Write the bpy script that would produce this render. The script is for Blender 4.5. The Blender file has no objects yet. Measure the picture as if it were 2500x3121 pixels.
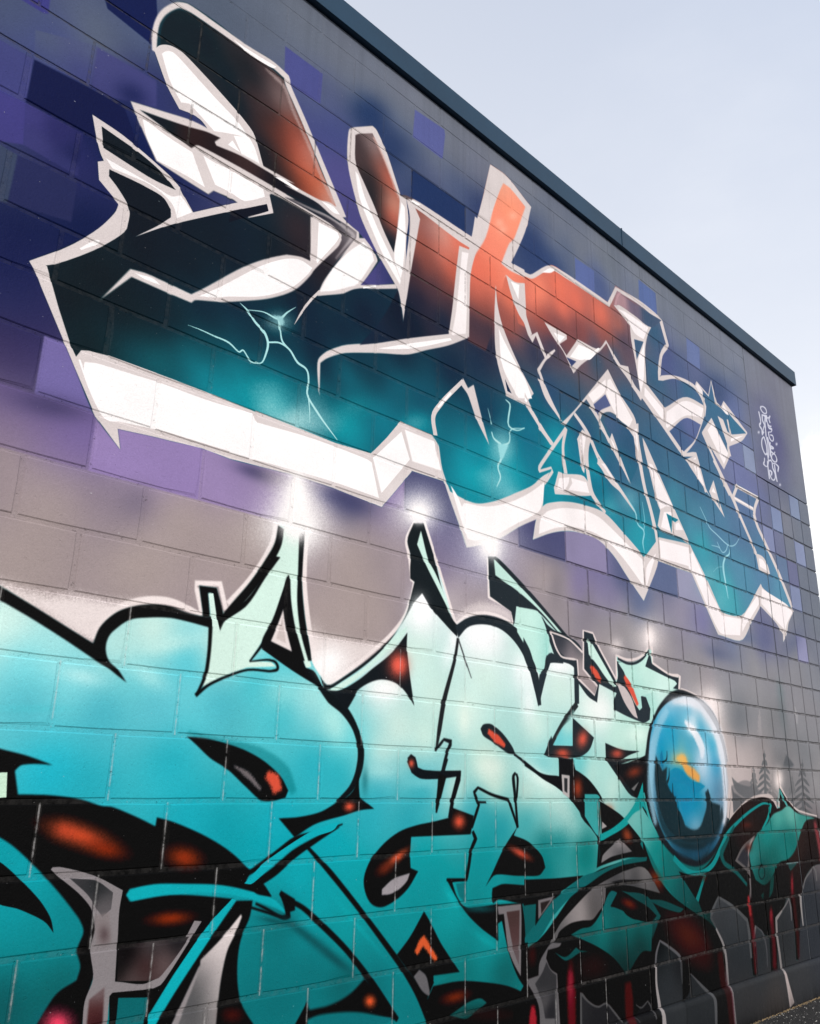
import bpy, bmesh, math, random
import numpy as np
from mathutils import Matrix, Vector, Euler

S = bpy.context.scene
COL = S.collection
U = 0.2032                      # half a concrete block: 0.2032 m, also one course height
KG = -6.05                      # the ground, in courses below the eye-level joint
def X(n): return n * U          # along the wall, 0 at the control joint
def Zk(k): return (k - KG) * U  # height above the ground

# ---------------------------------------------------------------- camera, sky, sun, exposure
cd = bpy.data.cameras.new('camera'); cam = bpy.data.objects.new('camera', cd); COL.objects.link(cam)
cd.sensor_fit = 'VERTICAL'; cd.sensor_height = 24.0; cd.lens = 19.7204
cd.clip_start = 0.05; cd.clip_end = 2000
cam.matrix_world = Matrix(((0.71199303, -0.22647460, -0.66466170, -6.32363685), (-0.70190724, -0.20285164, -0.68277188, -2.56513460), (0.01980277, 0.95265968, -0.30339312, 1.30942709), (0, 0, 0, 1)))
S.camera = cam

SUN_EL, SUN_AZ = 30, -108       # azimuth measured from +X towards +Y, direction TOWARDS the sun
w = bpy.data.worlds.new('World'); S.world = w; w.use_nodes = True
nt = w.node_tree; nt.nodes.clear()
def nn(t, kind, **kw):
    n = t.nodes.new(kind)
    for k, v in kw.items(): setattr(n, k, v)
    return n
out = nn(nt, 'ShaderNodeOutputWorld'); bgn = nn(nt, 'ShaderNodeBackground'); bgn.inputs['Strength'].default_value = 0.1
sky = nn(nt, 'ShaderNodeTexSky', sky_type='NISHITA', sun_disc=False)
sky.sun_elevation = math.radians(SUN_EL); sky.sun_rotation = math.radians(90 - SUN_AZ)
sky.air_density = 1.0; sky.dust_density = 2.0; sky.altitude = 50
geo = nn(nt, 'ShaderNodeTexCoord')
sep = nn(nt, 'ShaderNodeSeparateXYZ'); nt.links.new(geo.outputs['Generated'], sep.inputs[0])
def ramp(t, src, stops):
    r = nn(t, 'ShaderNodeValToRGB'); e = r.color_ramp.elements
    while len(e) < len(stops): e.new(0.5)
    for i, (p, c) in enumerate(stops): e[i].position = p; e[i].color = c if len(c) == 4 else (*c, 1)
    t.links.new(src, r.inputs[0]); return r
# pale haze over the blue, thicker towards the horizon
hz = ramp(nt, sep.outputs['Z'], [(0.0, (0.92,)*3), (0.22, (0.86,)*3), (0.5, (0.72,)*3), (0.8, (0.60,)*3), (1.0, (0.55,)*3)])
veil = ramp(nt, sep.outputs['Z'], [(0.0, (0.98, 0.98, 0.99)), (0.3, (0.925, 0.938, 0.975)), (0.72, (0.765, 0.835, 0.985)), (1.0, (0.66, 0.75, 0.95))])
side = nn(nt, 'ShaderNodeMapRange'); nt.links.new(sep.outputs['Y'], side.inputs['Value'])      # milkier towards +Y
side.inputs['From Min'].default_value = 0.12; side.inputs['From Max'].default_value = 0.75; side.inputs['To Max'].default_value = 0.75
vm = nn(nt, 'ShaderNodeMix', data_type='RGBA'); nt.links.new(side.outputs[0], vm.inputs[0]); nt.links.new(veil.outputs[0], vm.inputs[6]); vm.inputs[7].default_value = (0.93, 0.94, 0.985, 1)
vs = nn(nt, 'ShaderNodeVectorMath', operation='SCALE'); vs.inputs['Scale'].default_value = 10.0
nt.links.new(vm.outputs[2], vs.inputs[0])
mx = nn(nt, 'ShaderNodeMix', data_type='RGBA'); nt.links.new(hz.outputs[0], mx.inputs[0])
nt.links.new(sky.outputs[0], mx.inputs[6]); nt.links.new(vs.outputs[0], mx.inputs[7])
# thin broken cloud
mp = nn(nt, 'ShaderNodeMapping'); mp.inputs['Scale'].default_value = (1.0, 1.0, 2.2); mp.inputs['Location'].default_value = (0.3, 0.2, 0.1)
nt.links.new(geo.outputs['Generated'], mp.inputs[0])
nz = nn(nt, 'ShaderNodeTexNoise'); nz.inputs['Scale'].default_value = 2.3; nz.inputs['Detail'].default_value = 8; nz.inputs['Roughness'].default_value = 0.56
nt.links.new(mp.outputs[0], nz.inputs['Vector'])
cr = ramp(nt, nz.outputs['Fac'], [(0.46, (0, 0, 0)), (0.56, (0.35,)*3), (0.68, (1, 1, 1))])
low = ramp(nt, sep.outputs['Z'], [(0.0, (1,)*3), (0.30, (0.8,)*3), (0.42, (0.14,)*3), (0.8, (0.07,)*3)])
cm = nn(nt, 'ShaderNodeMath', operation='MULTIPLY'); nt.links.new(cr.outputs[0], cm.inputs[0]); nt.links.new(low.outputs[0], cm.inputs[1])
mc = nn(nt, 'ShaderNodeMix', data_type='RGBA'); nt.links.new(cm.outputs[0], mc.inputs[0])
nt.links.new(mx.outputs[2], mc.inputs[6]); mc.inputs[7].default_value = (10.6, 10.5, 10.5, 1)
# heaped white clouds low in the sky beyond the corner of the wall, and others round the horizon
last = mc.outputs[2]
for (dx, dy, dz, rad) in ([0.916, 0.289, 0.279, 0.085], [0.97, 0.1, 0.16, 0.12], [0.6, 0.78, 0.12, 0.14], [-0.7, 0.6, 0.2, 0.16], [-0.5, -0.8, 0.18, 0.15], [0.5, -0.85, 0.22, 0.16]):
    dv = nn(nt, 'ShaderNodeVectorMath', operation='DISTANCE'); nt.links.new(geo.outputs['Generated'], dv.inputs[0])
    dv.inputs[1].default_value = Vector((dx, dy, dz)).normalized()
    n5 = nn(nt, 'ShaderNodeTexNoise'); n5.inputs['Scale'].default_value = 16; n5.inputs['Detail'].default_value = 7; n5.inputs['Roughness'].default_value = 0.55
    nt.links.new(geo.outputs['Generated'], n5.inputs['Vector'])
    a1 = nn(nt, 'ShaderNodeMath', operation='MULTIPLY_ADD'); nt.links.new(n5.outputs['Fac'], a1.inputs[0]); a1.inputs[1].default_value = rad * 1.5; nt.links.new(dv.outputs['Value'], a1.inputs[2])
    r5 = nn(nt, 'ShaderNodeMapRange', interpolation_type='SMOOTHSTEP'); nt.links.new(a1.outputs[0], r5.inputs['Value'])
    r5.inputs['From Min'].default_value = rad * 1.62; r5.inputs['From Max'].default_value = rad * 1.85; r5.inputs['To Min'].default_value = 0.92; r5.inputs['To Max'].default_value = 0.0
    m5 = nn(nt, 'ShaderNodeMix', data_type='RGBA'); nt.links.new(r5.outputs[0], m5.inputs[0]); nt.links.new(last, m5.inputs[6]); m5.inputs[7].default_value = (10.4, 10.4, 10.45, 1)
    last = m5.outputs[2]
nt.links.new(last, bgn.inputs['Color']); nt.links.new(bgn.outputs[0], out.inputs[0])

sl = bpy.data.lights.new('sun', 'SUN'); sl.energy = 2.72; sl.angle = math.radians(5); sl.color = (1.0, 0.955, 0.915)
so = bpy.data.objects.new('sun', sl); COL.objects.link(so)
_d = Vector((math.cos(math.radians(SUN_EL)) * math.cos(math.radians(SUN_AZ)), math.cos(math.radians(SUN_EL)) * math.sin(math.radians(SUN_AZ)), math.sin(math.radians(SUN_EL))))
so.rotation_euler = _d.to_track_quat('Z', 'Y').to_euler(); so.location = (-6, -12, 9)
S.view_settings.view_transform = 'Standard'; S.view_settings.look = 'None'
S.view_settings.gamma = 1; S.view_settings.use_curve_mapping = False; S.view_settings.exposure = 0.25

# ---------------------------------------------------------------- the mural, sprayed stroke by stroke
ALB,BLK=0.8,0.008      # paint reflectance scale
# ---- mural painter: paints flat spray-paint shapes, given in wall units (half blocks), on a pixel canvas
RES=112                       # pixels per half block
U0,U1,V0,V1=-31.0,5.6,-7.0,18.4
PW,PH=int((U1-U0)*RES),int((V1-V0)*RES)

def flow(p,closed,w=None,turn=44,m=5):
    """soften gentle bends of an outline, keep sharp corners"""
    p=np.asarray(p,float);n=len(p)
    if n<4 and closed or n<3:return p,w
    nx=np.roll(p,-1,0)-p;pv=p-np.roll(p,1,0)
    if not closed:nx[-1]=pv[-1];pv[0]=nx[0]
    ln=np.linalg.norm(nx,axis=1)+1e-9;lp=np.linalg.norm(pv,axis=1)+1e-9
    un=nx/ln[:,None];up=pv/lp[:,None]
    soft=(un*up).sum(1)>np.cos(np.radians(turn))
    t=un*lp[:,None]+up*ln[:,None];t/=np.linalg.norm(t,axis=1,keepdims=True)+1e-9
    lm=np.minimum(np.minimum(ln,lp)*1.25,np.maximum(ln,lp))
    out=[];wo=[]
    for i in range(n if closed else n-1):
        j=(i+1)%n;L=ln[i]
        ta=t[i]*min(L,lm[i]) if soft[i] else nx[i]
        tb=t[j]*min(L,lm[j]) if soft[j] else nx[i]
        s=np.linspace(0,1,m,endpoint=False)[:,None] if (soft[i] or soft[j]) else np.zeros((1,1))
        out.append((2*s**3-3*s*s+1)*p[i]+(s**3-2*s*s+s)*ta+(3*s*s-2*s**3)*p[j]+(s**3-s*s)*tb)
        if w is not None:wo.append(w[i]+(w[j]-w[i])*s[:,0])
    r=np.vstack(out)
    if closed:return r,None
    return np.vstack([r,p[-1:]]),(None if w is None else np.r_[np.concatenate(wo),w[-1]])

def boxblur(a,r,ax):
    if r<1:return a
    pad=[(0,0)]*a.ndim;pad[ax]=(r+1,r)
    c=np.cumsum(np.pad(a,pad,mode='edge'),axis=ax,dtype=np.float64)
    n=a.shape[ax]
    hi=np.take(c,np.arange(2*r+1,2*r+1+n),axis=ax);lo=np.take(c,np.arange(0,n),axis=ax)
    return ((hi-lo)/(2*r+1)).astype(np.float32)
def blur(a,s):
    r=max(1,int(round(s)))
    for _ in range(2):
        a=boxblur(boxblur(a,r,0),r,1)
    return a

class Canvas:
    def __init__(s,seed=3):
        s.rgb=np.zeros((PH,PW,3),np.float32)
        rng=np.random.default_rng(seed)
        n=rng.standard_normal((512,512)).astype(np.float32)
        s.grain=n*.6+boxblur(boxblur(n,1,0),1,1)*1.6
        s.rng=rng
    def px(s,p):
        p=np.asarray(p,float)
        return np.stack([(p[...,0]-U0)*RES,(V1-p[...,1])*RES],-1)
    def cover(s,polys,margin):
        P=np.vstack(polys)
        x0=int(max(0,np.floor(P[:,0].min())-margin));x1=int(min(PW,np.ceil(P[:,0].max())+margin+1))
        y0=int(max(0,np.floor(P[:,1].min())-margin));y1=int(min(PH,np.ceil(P[:,1].max())+margin+1))
        if x1<=x0 or y1<=y0:return None
        w,h=x1-x0,y1-y0;SS=3
        d=np.zeros(h*SS*(w+2),np.float32)
        for p in polys:
            a=p;b=np.roll(p,-1,0)
            ya=(a[:,1]-y0)*SS-.5;yb=(b[:,1]-y0)*SS-.5
            xa=a[:,0]-x0;xb=b[:,0]-x0
            sg=np.where(yb>ya,1.,-1.)
            lo=np.minimum(ya,yb);hi=np.maximum(ya,yb)
            i0=np.clip(np.ceil(lo),0,h*SS).astype(int);i1=np.clip(np.ceil(hi),0,h*SS).astype(int)
            cnt=np.maximum(0,i1-i0)
            if cnt.sum()==0:continue
            e=np.repeat(np.arange(len(a)),cnt)
            k=np.arange(cnt.sum())-np.repeat(np.cumsum(cnt)-cnt,cnt)
            yy=i0[e]+k
            t=(yy-ya[e])/(yb[e]-ya[e])
            xx=np.clip(xa[e]+t*(xb[e]-xa[e]),0,w)
            ix=np.floor(xx).astype(int);fx=xx-ix
            base=yy*(w+2)+ix
            d+=np.bincount(base,weights=sg[e]*(1-fx),minlength=d.size).astype(np.float32)
            d+=np.bincount(base+1,weights=sg[e]*fx,minlength=d.size+1)[:d.size].astype(np.float32)
        c=np.cumsum(d.reshape(h*SS,w+2),axis=1)[:,:w]
        c=np.minimum(1,np.abs(c)).reshape(h,SS,w).mean(1)
        return x0,y0,c
    def mix(s,x0,y0,a,col):
        h,w=a.shape
        t=s.rgb[y0:y0+h,x0:x0+w]
        t+=a[...,None]*(col-t)
    def gr(s,x0,y0,h,w):
        return np.take(np.take(s.grain,np.arange(y0,y0+h)%512,0),np.arange(x0,x0+w)%512,1)
    def idw(s,x0,y0,h,w,stops,pw=3.0,sm=.15):
        st=8
        ys=np.arange(0,h+st,st)+y0;xs=np.arange(0,w+st,st)+x0
        num=0;den=0
        for (u,v,c) in stops:
            q=s.px((u,v))
            d2=(xs[None,:]-q[0])**2+(ys[:,None]-q[1])**2
            wt=1/(d2+(RES*.16)**2)**(pw/2)
            num=num+wt[...,None]*np.asarray(c,float);den=den+wt
        g=(num/den[...,None]).astype(np.float32)
        k=int(RES*sm/st)
        if min(h,w)>RES and k:g=boxblur(boxblur(boxblur(boxblur(g,k,0),k,1),k,0),k,1)
        fy=np.arange(h)/st;fx=np.arange(w)/st
        iy=fy.astype(int);ix=fx.astype(int);fy=(fy-iy)[:,None,None].astype(np.float32);fx=(fx-ix)[None,:,None].astype(np.float32)
        g0=g[iy]*(1-fy)+g[iy+1]*fy
        return g0[:,ix]*(1-fx)+g0[:,ix+1]*fx
    def fill(s,pts,col,soft=0,smooth=0,alpha=1.,stops=None):
        p=np.asarray(pts,float)
        if smooth==0:p=flow(p,True)[0]
        elif smooth==1:p=flow(p,True,turn=100)[0]
        sp=soft*RES
        r=s.cover([s.px(p)],int(sp*2.5)+2)
        if r is None:return
        x0,y0,a=r
        h,w=a.shape
        if sp>=.7:
            a=blur(a,sp*.6)
            if sp>3:
                m=4*a*(1-a)
                a=np.clip(a+m*s.gr(x0,y0,h,w)*.13,0,1)
        c=np.asarray(col,np.float32) if stops is None else s.idw(x0,y0,h,w,stops)
        s.mix(x0,y0,a*alpha,c)
    def line(s,pts,ws,col,soft=0,smooth=1,alpha=1.):
        p=np.asarray(pts,float);w=np.asarray(ws,float)*np.ones(len(p))
        if len(p)>2:p,w=flow(p,False,w,100 if smooth else 44)
        d=np.gradient(p,axis=0);n=np.stack([-d[:,1],d[:,0]],1);n/=np.linalg.norm(n,axis=1,keepdims=True)+1e-9
        L=p+n*w[:,None]/2;R=p-n*w[:,None]/2
        s.fill(np.vstack([L,R[::-1]]),col,soft,2,alpha)
    def blob(s,c,ax,bx,col,alpha):
        c=np.asarray(c,float);ax=np.asarray(ax,float);bx=np.asarray(bx,float)
        M=np.stack([ax,bx],1)
        if abs(np.linalg.det(M))<1e-9:return
        Mi=np.linalg.inv(M)
        e=2.2*(np.abs(ax)+np.abs(bx))
        q0=s.px((c[0]-e[0],c[1]+e[1]));q1=s.px((c[0]+e[0],c[1]-e[1]))
        x0,y0=max(0,int(q0[0])),max(0,int(q0[1]));x1,y1=min(PW,int(q1[0])+1),min(PH,int(q1[1])+1)
        if x1<=x0 or y1<=y0:return
        u=(np.arange(x0,x1)+.5)/RES+U0-c[0];v=V1-(np.arange(y0,y1)+.5)/RES-c[1]
        a=Mi[0,0]*u[None,:]+Mi[0,1]*v[:,None];b=Mi[1,0]*u[None,:]+Mi[1,1]*v[:,None]
        g=np.exp(-(a*a+b*b)*1.2).astype(np.float32)
        g=np.clip(g*alpha,0,1)
        m=4*g*(1-g)
        g=np.clip(g+m*s.gr(x0,y0,y1-y0,x1-x0)*.035,0,1)
        s.mix(x0,y0,g,np.asarray(col,np.float32))
    def base(s,stops):
        s.rgb[:]=s.idw(0,0,PH,PW,stops,4.2,.34)
    def finish(s):
        """spatter, drips of dust and pin-holes of old paint"""
        rng=np.random.default_rng(21)
        n=1500
        xs=rng.integers(2,PW-3,n);ys=rng.integers(2,PH-3,n);sz=rng.random(n)
        for x,y,q in zip(xs,ys,sz):
            c=np.float32(205 if q>.35 else 18)
            a=.15+.45*rng.random()
            r=1 if q<.965 else 2
            t=s.rgb[y:y+r,x:x+r+(q>.9)]
            t+=a*(c-t)
        # slow unevenness of spray coats
        g=rng.standard_normal((PH//64+3,PW//64+3)).astype(np.float32)
        fy=np.arange(PH)/64;fx=np.arange(PW)/64;iy=fy.astype(int);ix=fx.astype(int);fy=(fy-iy)[:,None];fx=(fx-ix)[None,:]
        r0=g[iy]*(1-fy)+g[iy+1]*fy
        m=(r0[:,ix]*(1-fx)+r0[:,ix+1]*fx)*.012
        gr=np.tile(s.grain,(PH//512+1,PW//512+1))[:PH,:PW]*.010
        # rain streaks and grime under the coping, thinning out downwards
        st=boxblur(rng.standard_normal((1,PW)).astype(np.float32),5,1)*2.4+boxblur(rng.standard_normal((1,PW)).astype(np.float32),40,1)*5
        yy=(np.arange(PH)/RES)[:,None]-(V1-17.62)
        s.rgb*=(1-np.clip(.01+.022*st,0,.075)*np.clip(1-yy/(2.6+.9*st),0,1)*(yy>0))[...,None]
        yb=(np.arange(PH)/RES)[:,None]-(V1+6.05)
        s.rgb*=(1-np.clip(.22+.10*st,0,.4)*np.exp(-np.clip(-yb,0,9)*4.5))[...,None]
        s.rgb*=(1+m+gr)[...,None]
    def albedo(s):
        """photographic paint colours -> surface colours under the light of this scene"""
        v=np.clip(s.rgb/255,0,1)
        lin=np.where(v<=.04045,v/12.92,((v+.055)/1.055)**2.4)
        lin=np.clip(ALB*lin-BLK,.002,.82)
        return np.where(lin<=.0031308,lin*12.92,1.055*lin**(1/2.4)-.055).astype(np.float32)


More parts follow.
